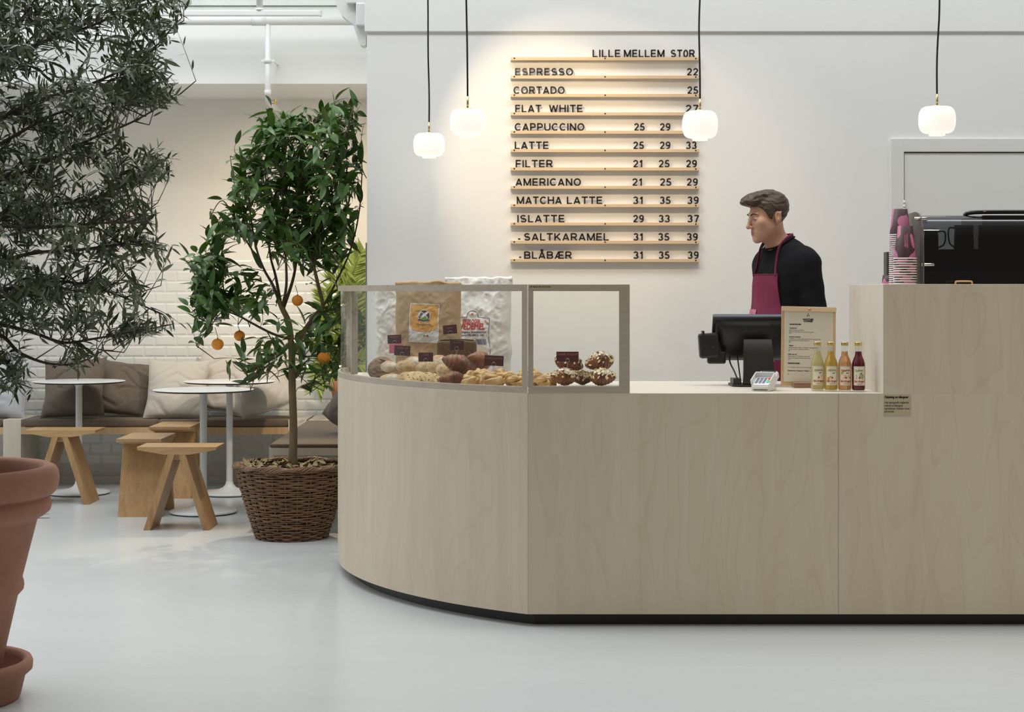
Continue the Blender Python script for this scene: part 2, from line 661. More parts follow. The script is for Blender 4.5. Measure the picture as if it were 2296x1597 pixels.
K['birch_end'] = wood('birch_plywood_pale', (0.70, 0.64, 0.545), (0.63, 0.555, 0.45), 'Z', 1.0, 0.5, 0.2, 0.35)
K['birch_flat'] = wood('birch_worktop', (0.74, 0.68, 0.58), (0.68, 0.60, 0.50), 'X', 1.0, 0.4, 0.2, 0.35)
K['frame'] = wood('birch_frame', (0.48, 0.415, 0.325), (0.39, 0.325, 0.245), 'X', 2.0, 0.5, 0.4, 0.25)
K['oak'] = wood('oiled_oak', (0.55, 0.345, 0.165), (0.37, 0.21, 0.088), 'Z', 3.2, 0.45, 0.55, 0.25, 0.03)
K['oak_top'] = wood('oiled_oak_top', (0.60, 0.395, 0.20), (0.43, 0.25, 0.108), 'X', 2.6, 0.42, 0.5, 0.3, 0.04)
K['maple'] = mat('pale_maple', (0.74, 0.56, 0.36), 0.5, c2=(0.66, 0.49, 0.31), scale=8, stretch=(0.2, 3, 3))
K['pine'] = wood('pine_board', (0.66, 0.46, 0.27), (0.53, 0.34, 0.17), 'Z', 1.5, 0.5, 0.3, 0.4)
K['ply_edge'] = mat('brown_ply_edge', (0.38, 0.22, 0.14), 0.6, c2=(0.22, 0.12, 0.07), scale=40, stretch=(0.1, 1, 6))
K['plinth'] = mat('black_plinth', (0.018, 0.018, 0.019), 0.5)
K['black'] = mat('black_plastic', (0.012, 0.012, 0.013), 0.42, bmp=0.0002, bscale=300)
K['lit_edge'] = mat('lit_black_bezel', (0.10, 0.12, 0.16), 0.4)  # cool light on the black register's top edge, put into the colour
K['gloss_black'] = mat('gloss_black', (0.006, 0.006, 0.007), 0.05)
K['letter'] = mat('dark_brown_letter', (0.030, 0.024, 0.019), 0.32)
K['ink'] = mat('black_ink', (0.02, 0.02, 0.02), 0.7)
K['cord'] = mat('black_textile_cord', (0.008, 0.008, 0.008), 0.8, bmp=0.0003, bscale=500)
K['brass'] = mat('brushed_brass', (0.62, 0.47, 0.21), 0.32, 1.0)
K['gold'] = mat('gold_cap_tin', (0.72, 0.55, 0.22), 0.28, 1.0)
K['steel'] = mat('steel', (0.62, 0.60, 0.56), 0.22, 1.0)
K['opal'] = emit('opal_glass_lit', (1.0, 0.93, 0.82), 0.82)
K['lamp_on'] = emit('lit_lamp', (1.0, 0.80, 0.55), 18)
K['white_metal'] = mat('white_powder_coat', (0.74, 0.75, 0.75), 0.4)
K['laminate'] = mat('white_laminate', (0.80, 0.81, 0.80), 0.28)
K['rubber'] = mat('black_rubber', (0.012, 0.011, 0.010), 0.6)
K['terracotta'] = mat('terracotta', (0.37, 0.165, 0.098), 0.75, c2=(0.29, 0.13, 0.08), scale=5, bmp=0.0012, bscale=40)
K['terracotta_pale'] = mat('terracotta_pale', (0.62, 0.32, 0.18), 0.8, c2=(0.55, 0.27, 0.15), scale=8)
K['soil'] = mat('dark_soil', (0.025, 0.018, 0.013), 0.95, c2=(0.05, 0.035, 0.022), scale=60, bmp=0.01, bscale=80)
def wicker_mat():
    m, N, L, P = base_mat('dark_wicker')
    g = N.new('ShaderNodeNewGeometry')
    a = mixcol(N, L, g.outputs['Random Per Island'], (0.070, 0.033, 0.017), (0.175, 0.085, 0.038))
    f = noise_fac(N, L, 16, 3, (1, 1, 2.5), 0.35, 0.7)
    L.new(mixcol(N, L, f, a, (0.24, 0.135, 0.065)), P.inputs['Base Color'])
    P.inputs['Roughness'].default_value = 0.38
    bump(N, L, P, noise_fac(N, L, 130, 3), 0.0008, 0.5)
    return m


K['wicker'] = wicker_mat()
K['stake'] = mat('wicker_stake', (0.20, 0.125, 0.060), 0.5, c2=(0.14, 0.08, 0.04), scale=30)
K['bark'] = mat('citrus_bark', (0.23, 0.165, 0.085), 0.85, c2=(0.15, 0.105, 0.055), scale=18, stretch=(1, 1, 0.3), bmp=0.003, bscale=60)
K['twig'] = mat('green_brown_twig', (0.055, 0.048, 0.022), 0.8, c2=(0.09, 0.075, 0.04), scale=30)
K['olive_bark'] = mat('olive_bark', (0.055, 0.040, 0.030), 0.9, c2=(0.085, 0.065, 0.05), scale=20, bmp=0.003, bscale=60)
K['olive_leaf'] = leaf_mat('olive_leaf', (0.028, 0.048, 0.013), (0.075, 0.105, 0.036), (0.15, 0.18, 0.105), 0.36, 0.5, 0.12)
K['citrus_leaf'] = leaf_mat('citrus_leaf', (0.020, 0.058, 0.007), (0.068, 0.122, 0.013), (0.085, 0.17, 0.045), 0.30, 0.5, 0.22)
K['palm_leaf'] = leaf_mat('palm_leaf', (0.16, 0.26, 0.04), (0.30, 0.38, 0.07), (0.30, 0.38, 0.09), 0.4, 0.5, 0.3)
K['dry_leaf'] = leaf_mat('dry_leaf', (0.36, 0.25, 0.11), (0.10, 0.075, 0.036), (0.30, 0.235, 0.12), 0.7)
K['orange'] = mat('orange_peel', (0.80, 0.30, 0.020), 0.42, c2=(0.76, 0.25, 0.015), scale=9, bmp=0.0012, bscale=160, sss=0.1)
K['cushion_brown'] = fabric('brown_wool', (0.200, 0.165, 0.130), (0.105, 0.085, 0.066))
K['pad'] = fabric('brown_pad_cloth', (0.205, 0.158, 0.118), (0.145, 0.110, 0.080))
K['cushion_cream'] = fabric('cream_wool', (0.59, 0.56, 0.495), (0.49, 0.46, 0.40))
K['cushion_beige'] = fabric('beige_linen', (0.58, 0.54, 0.49), (0.52, 0.48, 0.43))
K['cushion_grey'] = fabric('pale_grey_linen', (0.55, 0.56, 0.59), (0.49, 0.50, 0.53))
K['cushion_dark'] = fabric('dark_grey_wool', (0.15, 0.125, 0.105), (0.08, 0.066, 0.055))
K['glass'] = glass_pane('clear_glass', (0.975, 0.985, 0.98), 0.4)
K['smoked'] = glass_pane('smoked_glass', (0.13, 0.145, 0.165), 1.6)
K['paper_brown'] = mat('kraft_paper', (0.52, 0.36, 0.20), 0.75, c2=(0.47, 0.315, 0.17), scale=6, bmp=0.001, bscale=30)
K['paper_white'] = mat('white_paper_sack', (0.80, 0.775, 0.73), 0.55, c2=(0.76, 0.735, 0.69), scale=6, bmp=0.001, bscale=30)
K['label_white'] = mat('white_label', (0.80, 0.79, 0.77), 0.5)
K['label_cream'] = mat('cream_label', (0.76, 0.71, 0.54), 0.55)
K['label_orange'] = mat('orange_label', (0.72, 0.36, 0.075), 0.5, c2=(0.78, 0.45, 0.15), scale=18, stretch=(1, 1, 0.3))
K['red'] = mat('red_print', (0.52, 0.045, 0.045), 0.55)
K['blue'] = mat('blue_print', (0.045, 0.05, 0.16), 0.55)
K['green'] = mat('green_print', (0.16, 0.36, 0.05), 0.55)
K['brown_print'] = mat('brown_print', (0.16, 0.05, 0.045), 0.55)
K['card'] = mat('plum_card', (0.090, 0.022, 0.024), 0.45)
K['pink'] = mat('pink_print', (0.86, 0.30, 0.36), 0.6)
K['pink_card'] = mat('pink_card', (0.72, 0.20, 0.26), 0.5)
K['cup_rim'] = mat('white_cup_rim', (0.80, 0.78, 0.75), 0.5)
K['paper'] = mat('cream_paper', (0.66, 0.62, 0.51), 0.7)
K['tape'] = mat('aged_clear_label', (0.50, 0.43, 0.27), 0.35)
K['white_plastic'] = mat('white_plastic', (0.78, 0.78, 0.78), 0.35)
K['grey_key'] = mat('grey_key', (0.22, 0.25, 0.31), 0.5)
K['teal'] = mat('green_key', (0.15, 0.55, 0.42), 0.5)
K['crust_dark'] = mat('dark_rye_crust', (0.12, 0.052, 0.022), 0.75, c2=(0.40, 0.25, 0.13), scale=24, stretch=(1, 1, 3), bmp=0.012, bscale=50, detail=6)
K['rye'] = mat('rye_crumb', (0.17, 0.095, 0.038), 0.85, c2=(0.075, 0.045, 0.018), scale=120, bmp=0.004, bscale=120)
K['rye_top'] = mat('rye_top_crust', (0.070, 0.048, 0.034), 0.8, c2=(0.15, 0.105, 0.075), scale=90, bmp=0.003, bscale=120)
def bread(name, side, top, dark, zs, scale=22, rough=0.65, flour=None):
    """Baked dough: pale at the sides, browned on top, blistered."""
    m, N, L, P = base_mat(name)
    t = N.new('ShaderNodeTexCoord')
    sz = N.new('ShaderNodeSeparateXYZ')
    L.new(t.outputs['Object'], sz.inputs[0])
    n1 = noise_fac(N, L, scale, 4, (1, 1, 1), 0.25, 0.75)
    n2 = noise_fac(N, L, scale * 2.6, 3, (1, 1, 1), 0.45, 0.75)
    ad = N.new('ShaderNodeMath')
    ad.operation = 'MULTIPLY_ADD'
    ad.inputs[1].default_value = 0.03
    L.new(n1, ad.inputs[0])
    L.new(sz.outputs['Z'], ad.inputs[2])
    r = N.new('ShaderNodeMapRange')
    r.inputs[1].default_value = zs[0]
    r.inputs[2].default_value = zs[1]
    L.new(ad.outputs[0], r.inputs[0])
    c = mixcol(N, L, r.outputs[0], side, top)
    c = mixcol(N, L, n2, c, dark)
    if flour:
        n3 = noise_fac(N, L, 13, 4, (1, 1, 1), 0.45, 0.62)
        c = mixcol(N, L, n3, c, flour)
    L.new(c, P.inputs['Base Color'])
    P.inputs['Roughness'].default_value = rough
    bump(N, L, P, noise_fac(N, L, 75, 5, (1, 1, 1), 0.2, 0.8), 0.0035, 0.8)
    return m


K['bun'] = bread('sesame_bun', (0.74, 0.58, 0.34), (0.50, 0.29, 0.11), (0.38, 0.19, 0.065), (0.0, 0.045))
K['seed'] = mat('sesame_seed', (0.74, 0.60, 0.37), 0.6)
K['flour'] = bread('floury_bun', (0.72, 0.57, 0.36), (0.52, 0.31, 0.14), (0.40, 0.21, 0.08), (-0.005, 0.040), flour=(0.80, 0.72, 0.58))
K['cookie'] = mat('cookie_dough', (0.64, 0.46, 0.225), 0.8, c2=(0.56, 0.37, 0.155), scale=14, bmp=0.006, bscale=30)
K['choc'] = mat('chocolate', (0.045, 0.020, 0.012), 0.5)
K['croissant'] = mat('croissant_crust', (0.33, 0.125, 0.040), 0.36, c2=(0.105, 0.032, 0.012), scale=11, stretch=(2.4, 1, 1), bmp=0.003, bscale=60, detail=5)
K['knot'] = mat('cardamom_dough', (0.74, 0.52, 0.235), 0.45, c2=(0.46, 0.225, 0.062), scale=17, bmp=0.003, bscale=60, detail=5)
K['almond'] = mat('almond_flake', (0.78, 0.60, 0.34), 0.6, c2=(0.86, 0.76, 0.56), scale=60)
K['sugar'] = mat('icing_sugar', (0.84, 0.80, 0.72), 0.9)
K['skin'] = mat('skin', (0.52, 0.30, 0.21), 0.5, c2=(0.50, 0.265, 0.185), scale=14, sss=0.12)
K['lip'] = mat('lip', (0.42, 0.165, 0.135), 0.45)
K['hair'] = mat('brown_hair', (0.030, 0.018, 0.011), 0.45, c2=(0.085, 0.055, 0.033), scale=55, stretch=(1.0, 0.22, 1.6), bmp=0.003, bscale=90)
K['brow'] = mat('eyebrow_hair', (0.035, 0.022, 0.015), 0.7)
K['eye'] = mat('eye_white', (0.38, 0.33, 0.30), 0.2)
K['iris'] = mat('iris', (0.03, 0.022, 0.016), 0.15)
K['shirt'] = mat('black_jersey', (0.0075, 0.0075, 0.010), 0.9, bmp=0.0015, bscale=20, spec=0.2)
K['apron'] = mat('burgundy_canvas', (0.185, 0.014, 0.058), 0.8, c2=(0.15, 0.011, 0.046), scale=9, bmp=0.003, bscale=12)
K['apron_pink'] = mat('pink_cotton', (0.50, 0.11, 0.20), 0.8, c2=(0.62, 0.24, 0.31), scale=20, stretch=(1, 1, 6))
K['trouser'] = mat('black_trousers', (0.02, 0.02, 0.022), 0.85)
K['shoe'] = mat('black_shoe', (0.015, 0.014, 0.014), 0.5)
K['copper'] = mat('copper_handle', (0.68, 0.36, 0.17), 0.35, c2=(0.62, 0.33, 0.16))
K['porcelain'] = mat('white_porcelain', (0.80, 0.79, 0.77), 0.15)
# ---------------------------------------------------------------- setting
WY = 9.2            # wall behind the counter
AY = 12.2           # tiled wall behind the seats
WX = -0.777         # left end of the wall behind the counter
struct(MB().box((-8, -1, -0.1), (8, 13, 0)).build('floor', K['floor']))
struct(MB().box((WX, WY, 0), (4.5, WY + 0.25, 2.80)).build('wall_back', K['plaster']))
struct(MB().box((-0.7885, WY - 0.014, 2.745), (4.5, WY + 0.25, 5.0), 0.002).build('trim_1', K['plaster']))
struct(MB().box((WX, WY + 0.25, 0), (WX + 0.2, AY, 5.0)).build('wall_right', K['alcove_paint']))
struct(MB().box((-6, AY, 0), (WX + 0.2, AY + 0.2, 3.1)).build('wall_alcove', K['alcove_paint']))
struct(MB().box((-6, 11.29, 2.72), (WX, AY, EYE + (655 - 40) * 11.29 / F)).build('trim_2', K['plaster']))
up = MB()
zu = EYE + (655 - 14) * 11.34 / F
up.box((-6, 11.34, 3.1), (WX, AY, zu))
up.box((-6, 11.325, zu + 0.004), (WX, AY, 5.0))
struct(up.build('trim_4', mat('pale_green_white_paint', (0.74, 0.765, 0.735), 0.6)))
struct(MB().box((-6, AY - 0.035, 0), (WX, AY - 0.012, 0.045)).build('baseboard_back', K['grout']))

# glazed metro tiles to shoulder height, one mesh
tl = MB()
tw, th, g = 0.150, 0.0735, 0.003
rows = 19
ztop = 1.35 + (655 - 583.5) * AY / F
for r_ in range(rows):
    z1 = ztop - r_ * (th + g)
    z0 = z1 - th
    off = (tw + g) / 2 if r_ % 2 else 0
    x = -4.6 + off
    while x + tw < WX:
        b, d, d0 = 0.011, 0.0062, 0.0025
        o_ = [(x, z0), (x + tw, z0), (x + tw, z1), (x, z1)]
        i_ = [(x + b, z0 + b), (x + tw - b, z0 + b), (x + tw - b, z1 - b), (x + b, z1 - b)]
        vs = [(p, AY - 0.001, q) for p, q in o_] + [(p, AY - d0, q) for p, q in o_] + [(p, AY - d, q) for p, q in i_]
        fs = [(8, 9, 10, 11)] + [(4 + k, 4 + (k + 1) % 4, 8 + (k + 1) % 4, 8 + k) for k in range(4)] + [(k, (k + 1) % 4, 4 + (k + 1) % 4, 4 + k) for k in range(4)]
        tl.add(vs, fs)
        x += tw + g
tile = struct(tl.build('wall_tiling', K['tile']))
struct(MB().box((-4.6, AY - 0.002, 0), (WX, AY + 0.001, ztop)).build('wall_grout', K['grout']))
struct(MB().box((WX - 0.008, WY - 0.003, 0.0), (WX, WY + 0.05, 1.615), 0.002).build('trim_3', mat('grey_corner_strip', (0.33, 0.34, 0.34), 0.4, 0.6)))

# the door behind the counter
s = F / WY
dx0, dx1 = (1995 - CX) / s, 3.12
fw = 0.072
dz = EYE + (655 - 311) / s
dr = bpy.data.objects.new('door_1', None)
COL.objects.link(dr)
dr.location = (dx0, WY, 0)
struct(dr)
fr = MB()
fr.box((dx0, WY - 0.022, 0), (dx0 + fw, WY + 0.01, dz), 0.003)
fr.box((dx0 + fw - 0.001, WY - 0.022, dz - fw), (dx1, WY + 0.01, dz), 0.003)
fr.box((dx1 - fw, WY - 0.022, 0), (dx1, WY + 0.01, dz - fw), 0.003)
fr.build('door_frame', K['door_paint'], dr, True)
ins = MB()
ins.box((dx0 + fw - 0.006, WY - 0.006, 0), (dx1 - fw + 0.006, WY + 0.004, dz - fw + 0.006))
ins.build('door_rebate', mat('dark_gap', (0.10, 0.085, 0.06), 0.8), dr, True)
MB().box((dx0 + fw + 0.004, WY - 0.012, 0.01), (dx1 - fw - 0.004, WY + 0.003, dz - fw - 0.006), 0.002).build('door_leaf', K['door_paint'], dr, True)
hz = EYE + (655 - 463) / s
for zc in (hz, 0.35):
    h = MB()
    for q in range(3):
        h.tube([(dx0 + fw + 0.001, WY - 0.022, zc - 0.03 + q * 0.021), (dx0 + fw + 0.001, WY - 0.022, zc - 0.011 + q * 0.021)], 0.006, 10)
    h.build('hinge', K['white_paint'], dr, True)

# ---- services under the ceiling of the alcove
py, pz = 11.1, EYE + 608 * 11.1 / F
pipe = thing('water_pipe', (-1.6, py, 2.4), 'white painted pipe running across above the seats with a branch dropping down', 'pipe')
xv = (600.5 - CX) * py / F
m = MB()
m.tube([(-4.2, py, pz), (WX - 0.003, py, pz)], 0.028, 16)
m.build('main_run', K['white_paint'], pipe, True)
m = MB()
zb = EYE + (655 - 228) * py / F
pts = [(xv, py, pz), (xv, py, zb + 0.05)]
for k in range(7):
    a = R(90 * k / 6)
    pts.append((xv, py + 0.05 - 0.05 * math.cos(a), zb + 0.05 - 0.05 * math.sin(a)))
pts.append((xv, AY - 0.004, zb))
m.tube(pts, 0.0185, 14)
m.build('drop_pipe', K['white_paint'], pipe, True)
m = MB()
xc = (581 - CX) * py / F
m.tube([(xc - 0.048, py, pz), (xc + 0.048, py, pz)], 0.031, 16)
m.build('coupling', K['white_paint'], pipe, True)
m = MB()
zr = EYE + (655 - 137) * py / F
m.tube([(xv, py, zr - 0.014), (xv, py, zr + 0.014)], 0.024, 14)
m.box((xv - 0.045, py - 0.006, zr - 0.008), (xv + 0.045, py + 0.006, zr + 0.008), 0.002)
m.tube([(xv + 0.038, py, zr), (xv + 0.038, 11.29, zr)], 0.006, 8)
m.build('pipe_clip', K['white_paint'], pipe, True)
m = MB()
m.tube([(xv, py, zb + 0.035), (xv, py, zb + 0.075)], 0.0225, 14)
m.build('elbow_collar', K['white_paint'], pipe, True)
m = MB()
xb = (615 - CX) * py / F
m.tube([(xv, py + 0.08, zb), (xb, py + 0.08, zb)], 0.008, 8)
m.tube([(xb, py + 0.08, zb - 0.002), (xb, py + 0.08, zb + 0.02)], 0.006, 8)
m.tube([(xb - 0.014, py + 0.08, zb + 0.022), (xb + 0.014, py + 0.08, zb + 0.022)], 0.005, 8)
m.build('brass_valve', K['brass'], pipe, True)

bar = thing('linear_light', PX(520, 30, 10.55), 'long white light bar hanging in front of the alcove beam', 'ceiling light')
m = MB()
a_, b_ = PX(180, 24, 10.55), PX(718, 36, 10.55)
m.box((a_.x, 10.53, b_.z), (b_.x, 10.57, a_.z), 0.004)
m.build('housing', K['white_paint'], bar, True)
m = MB()
m.box((b_.x - 0.002, 10.528, b_.z - 0.002), (b_.x + 0.008, 10.572, a_.z + 0.002), 0.002)
m.build('end_cap', K['white_metal'], bar, True)
m = MB()
xx = PX(582, 0, 10.55).x
m.tube([(xx, 10.55, a_.z - 0.004), (xx, 10.55, 4.9)], 0.020, 12)
m.tube([(xx, 10.55, a_.z + 0.0), (xx, 10.55, a_.z + 0.014)], 0.026, 12)
m.build('suspension', K['white_paint'], bar, True)

# spot lamps
for (x, y, D, lab, lit) in ((290, 95, 10.55, 'small lit spotlight hanging from the white light bar behind the olive branches', True),
                            (418, -2, 10.3, 'small white spotlight at the top edge beside the olive branch tip', False)):
    c = PX(x, y, D)
    sp = thing('spotlight', c, lab, 'spotlight', 'small white spotlights above the seats')
    tilt = Rx(R(28))
    m = MB()
    m.lathe([(0.0, 0.07), (0.024, 0.07), (0.028, 0.05), (0.030, -0.03), (0.026, -0.032), (0.024, -0.026)], 20, tilt)
    m.build('housing', K['white_paint'], sp)
    m = MB()
    m.lathe([(0.0, -0.024), (0.024, -0.026)], 20, tilt)
    m.build('lens', K['lamp_on'] if lit else K['black'], sp)
    m = MB()
    m.tube([(0, 0, 0.05), (0, 0, (3.052 if lit else 4.9) - c.z)], 0.006, 8)
    m.build('stem', K['white_paint'], sp)

# the angular bracket on the wall end, high up
br = thing('wall_bracket', (WX - 0.05, 9.55, 2.9), 'white angular bracket with a small box high at the wall corner', 'bracket')
D = 9.56
poly = [(748, -40), (752, 4), (760, 24), (768, 38), (781, 48), (793, 57), (800, 78), (809, 103), (816, 106), (822, 102), (822, 64), (812, 62), (800, 45), (798, 12), (790, 8), (778, 4), (772, -40)]
pp = [PX(x, y, D) for x, y in poly]
m = MB()
m.prism([(p.x, p.z) for p in pp][::-1], -0.05, 0.05, T(0, D, 0) @ Rx(PI / 2))
m.build('curved_arm', K['white_paint'], br, True)
a_, b_ = PX(799, 60, D - 0.06), PX(821, 8, D - 0.06)
m = MB()
m.box((a_.x, D - 0.10, a_.z), (b_.x + 0.004, D + 0.02, b_.z), 0.008)
m.build('box', K['white_metal'], br, True)
m = MB()
a_, b_ = PX(798, 9, D - 0.06), PX(823, -40, D - 0.06)
m.box((a_.x - 0.05, D - 0.09, a_.z), (WX, D + 0.03, b_.z), 0.006)
m.build('head', K['white_paint'], br, True)

# ---------------------------------------------------------------- the counter
CF, CB = 6.94, 7.88
ZT, ZP = 0.941, 0.05
AC, AR = Vector((1.1148, 8.5977)), 1.9766
A0, A1 = R(-122.15), R(-184)


def arcp(r, n=48, a0=A0, a1=A1):
    return [(AC.x + r * math.cos(lerp(a0, a1, k / n)), AC.y + r * math.sin(lerp(a0, a1, k / n))) for k in range(n + 1)]


KX = AC.x + AR * math.cos(A0)
KY = AC.y + AR * math.sin(A0)
CF = KY
XR = 2.95
counter = thing('service_counter', (0.9, 7.4, 0), 'long pale birch plywood counter with a rounded left end', 'counter')


def shell(mb, r0, r1, z0, z1, n=64, a0=A0, a1=A1, mi=0, mitre=False):
    o, i = arcp(r0, n, a0, a1), arcp(r1, n, a0, a1)
    if mitre:
        mx = KX - 0.0005
        o = arcp(r0, n, -math.acos((mx - AC.x) / r0), a1)
        i = arcp(r1, n, -math.acos((mx - AC.x) / r1), a1)
    vs = [(x, y, z0) for x, y in o] + [(x, y, z1) for x, y in o] + [(x, y, z0) for x, y in i] + [(x, y, z1) for x, y in i]
    m_ = n + 1
    fs, sm = [], []
    for k in range(n):
        fs += [(k, m_ + k, m_ + k + 1, k + 1)]
    mb.add(vs, fs, True, mi)
    fs = []
    for k in range(n):
        fs += [(2 * m_ + k, 2 * m_ + k + 1, 3 * m_ + k + 1, 3 * m_ + k)]
    mb.add(vs, fs, True, mi)
    fs = []
    for k in range(n):
        fs += [(m_ + k, 3 * m_ + k, 3 * m_ + k + 1, m_ + k + 1), (k, k + 1, 2 * m_ + k + 1, 2 * m_ + k)]
    fs += [(0, 2 * m_, 3 * m_, m_), (n, m_ + n, 3 * m_ + n, 2 * m_ + n)]
    mb.add(vs, fs, False, mi)
    return mb


m = MB()
shell(m, AR, AR - 0.02, ZP, ZT - 0.002)
m.build('curved_panel', K['birch'], counter, True)
SX = (1880 - CX) * CF / F
for (xa, xb2) in ((KX + 0.001, SX - 0.0006), (SX + 0.0006, XR)):
    m = MB()
    m.box((xa, CF, ZP), (xb2, CF + 0.02, ZT - 0.002), 0.0008, None, 0, 1)
    m.build('front_panel', K['birch'], counter, True)
inner = arcp(AR - 0.02, 48)
poly = [(KX, CF + 0.021)] + inner[1:] + [(-0.86 + 0.02, 8.72), (-0.1, 8.72), (-0.1, CB), (XR, CB), (XR, CF + 0.021)]
top_poly = [(KX, CF)] + arcp(AR, 48)[1:] + [(-0.1, AC.y + AR * math.sin(A1)), (-0.1, CB), (XR, CB), (XR, CF)]
m = MB()
m.prism(top_poly[::-1], ZT - 0.002, ZT)
m.build('worktop', K['birch_flat'], counter, True)
m = MB()
pl = [(KX + 0.03, CF + 0.055)] + arcp(AR - 0.06, 40)[1:] + [(-0.1, 8.6), (-0.1, CB - 0.05), (XR, CB - 0.05), (XR, CF + 0.055)]
m.prism(pl[::-1], 0.0, ZP + 0.01)
m.build('plinth', K['plinth'], counter, True)
m = MB()
m.box((-0.09, CB - 0.02, ZP), (XR, CB, ZT - 0.003))
m.build('rear_panel', K['birch'], counter, True)
m = MB()
p0 = [(x, y) for x, y in arcp(AR - 0.021, 30)]
m.prism(([(KX + 0.02, CF + 0.03)] + p0[1:] + [(-0.1, 8.7), (-0.1, CB - 0.021), (XR, CB - 0.021), (XR, CF + 0.03)])[::-1], ZP + 0.002, ZP + 0.02)
m.build('bottom_panel', K['birch'], counter, True)

# tall block at the right end
BX = (1980 - CX) * CF / F
BZ = EYE + (655 - 637.3) * CF / F
BB = 7.62
block = thing('counter_riser', (2.2, 7.2, ZT), 'tall birch box on the right end of the counter carrying the coffee machine', 'counter')
m = MB()
m.box((BX + 0.001, CF, ZT), (XR, CF + 0.02, BZ), 0.0008, None, 0, 1)
m.build('front_panel', K['birch'], block, True)
m = MB()
m.box((BX, CF + 0.0005, ZT), (BX + 0.02, BB, BZ), 0.0008, None, 0, 1)
m.build('side_panel', K['birch_end'], block, True)
m = MB()
m.box((BX + 0.02, CF + 0.02, BZ - 0.02), (XR, BB, BZ - 0.001))
m.build('shelf_top', K['birch_flat'], block, True)
m = MB()
m.box((BX + 0.02, BB - 0.02, ZT), (XR, BB, BZ - 0.02))
m.build('rear_panel', K['birch'], block, True)

# curved glass guard
GZ0, GZ1 = ZT, EYE + (655 - 638) * CF / F
gc = thing('curved_glass_guard', (-0.3, 7.4, ZT), 'curved birch framed glass guard over the bread on the rounded counter end', 'display case')
m = MB()
shell(m, AR, AR - 0.032, GZ0, GZ0 + 0.026, mitre=True)
m.build('bottom_rail', K['frame'], gc, True)
m = MB()
shell(m, AR, AR - 0.032, GZ1 - 0.027, GZ1, mitre=True)
m.build('top_rail', K['frame'], gc, True)
m = MB()
shell(m, AR - 0.012, AR - 0.018, GZ0 + 0.026, GZ1 - 0.027, mitre=True)
m.build('glass', K['glass'], gc, True)


def post(a, w, mb):
    M = T(AC.x, AC.y, 0) @ Rz(a)
    mb.box((AR - 0.048, -w / 2, GZ0 + 0.0262), (AR - 0.019, w / 2, GZ1 - 0.027), 0.001, M)
    return mb


shell(MB(), AR, AR - 0.0315, GZ0 + 0.026, GZ1 - 0.027, 6, A0, A0 - R(0.8), 0, True).build('post', K['frame'], gc, True)
for a, w in ((R(-162.3), 0.030), (A1 + R(0.5), 0.03)):
    post(a, w, MB()).build('post', K['frame'], gc, True)

gs = thing('straight_glass_guard', (0.27, CF, ZT), 'square birch framed glass guard in front of the almond croissants', 'display case')
x0, x1 = KX + 0.002, (1412 - CX) * CF / F
m = MB()
m.box((x0, CF, GZ0), (x1, CF + 0.03, GZ0 + 0.029), 0.0012)
m.build('bottom_rail', K['frame'], gs, True)
m = MB()
m.box((x0, CF, GZ1 - 0.027), (x1, CF + 0.03, GZ1), 0.0012)
m.build('top_rail', K['frame'], gs, True)
for (a, b) in ((x0, x0 + 0.021), (x1 - 0.042, x1)):
    m = MB()
    m.box((a, CF, GZ0 + 0.029), (b, CF + 0.03, GZ1 - 0.027), 0.0012)
    m.build('post', K['frame'], gs, True)
m = MB()
m.box((x0 + 0.021, CF + 0.014, GZ0 + 0.029), (x1 - 0.042, CF + 0.018, GZ1 - 0.027))
m.build('glass', K['glass'], gs, True)
m = MB()
m.box((x0 + 0.002, CF - 0.001, GZ1 - 0.019), (x0 + 0.10, CF, GZ1 - 0.0005))
m.build('notice_strip', K['tape'], gs, True)
m = MB()
write(m, 'LÆN VENLIGST IKKE OP AD GLASSET', lambda x, z: Vector((x, CF - 0.0013, z)), x0 + 0.006, GZ1 - 0.0125, 0.0055, 0.05, 0.086)
m.build('notice_print', K['ink'], gs, True)

# the allergy notice taped under the riser
na, nb = PX(1981, 934, CF), PX(2042, 885, CF)
nt = thing('allergy_notice', ((na.x + nb.x) / 2, CF, na.z), 'small yellowed allergy notice stuck to the counter front below the riser', 'notice')
m = MB()
m.box((na.x, CF - 0.0012, na.z), (nb.x, CF - 0.0002, nb.z - 0.001))
m.build('sheet', K['tape'], nt, True)
fn = lambda x, z: Vector((x, CF - 0.0016, z))
m = MB()
px_ = CF / F
for s_, y_, h_, b_, w_ in (('Oplysning om allergener', 893, 5.2, .07, 54), ('Ved spørgsmål angående', 905, 4.8, .01, 54), ('indhold af allergene', 912, 4.8, .01, 41), ('ingredienser, kontakt vores', 918.5, 4.8, .01, 56), ('personale.', 925, 4.8, .01, 22)):
    write(m, s_, fn, PX(1983, 0, CF).x, PX(0, y_, CF).z, h_ * px_, b_, w_ * px_)
m.build('print', K['ink'], nt, True)
# ---------------------------------------------------------------- menu rails on the wall
MD = WY - 0.032
ms = MD / F


def mz(x, y):           # zoomed-crop coordinates of the menu -> wall x, z
    return ((1120 + x / 2.958) - CX) * ms, EYE - ((80 + y / 2.958) - CY) * ms


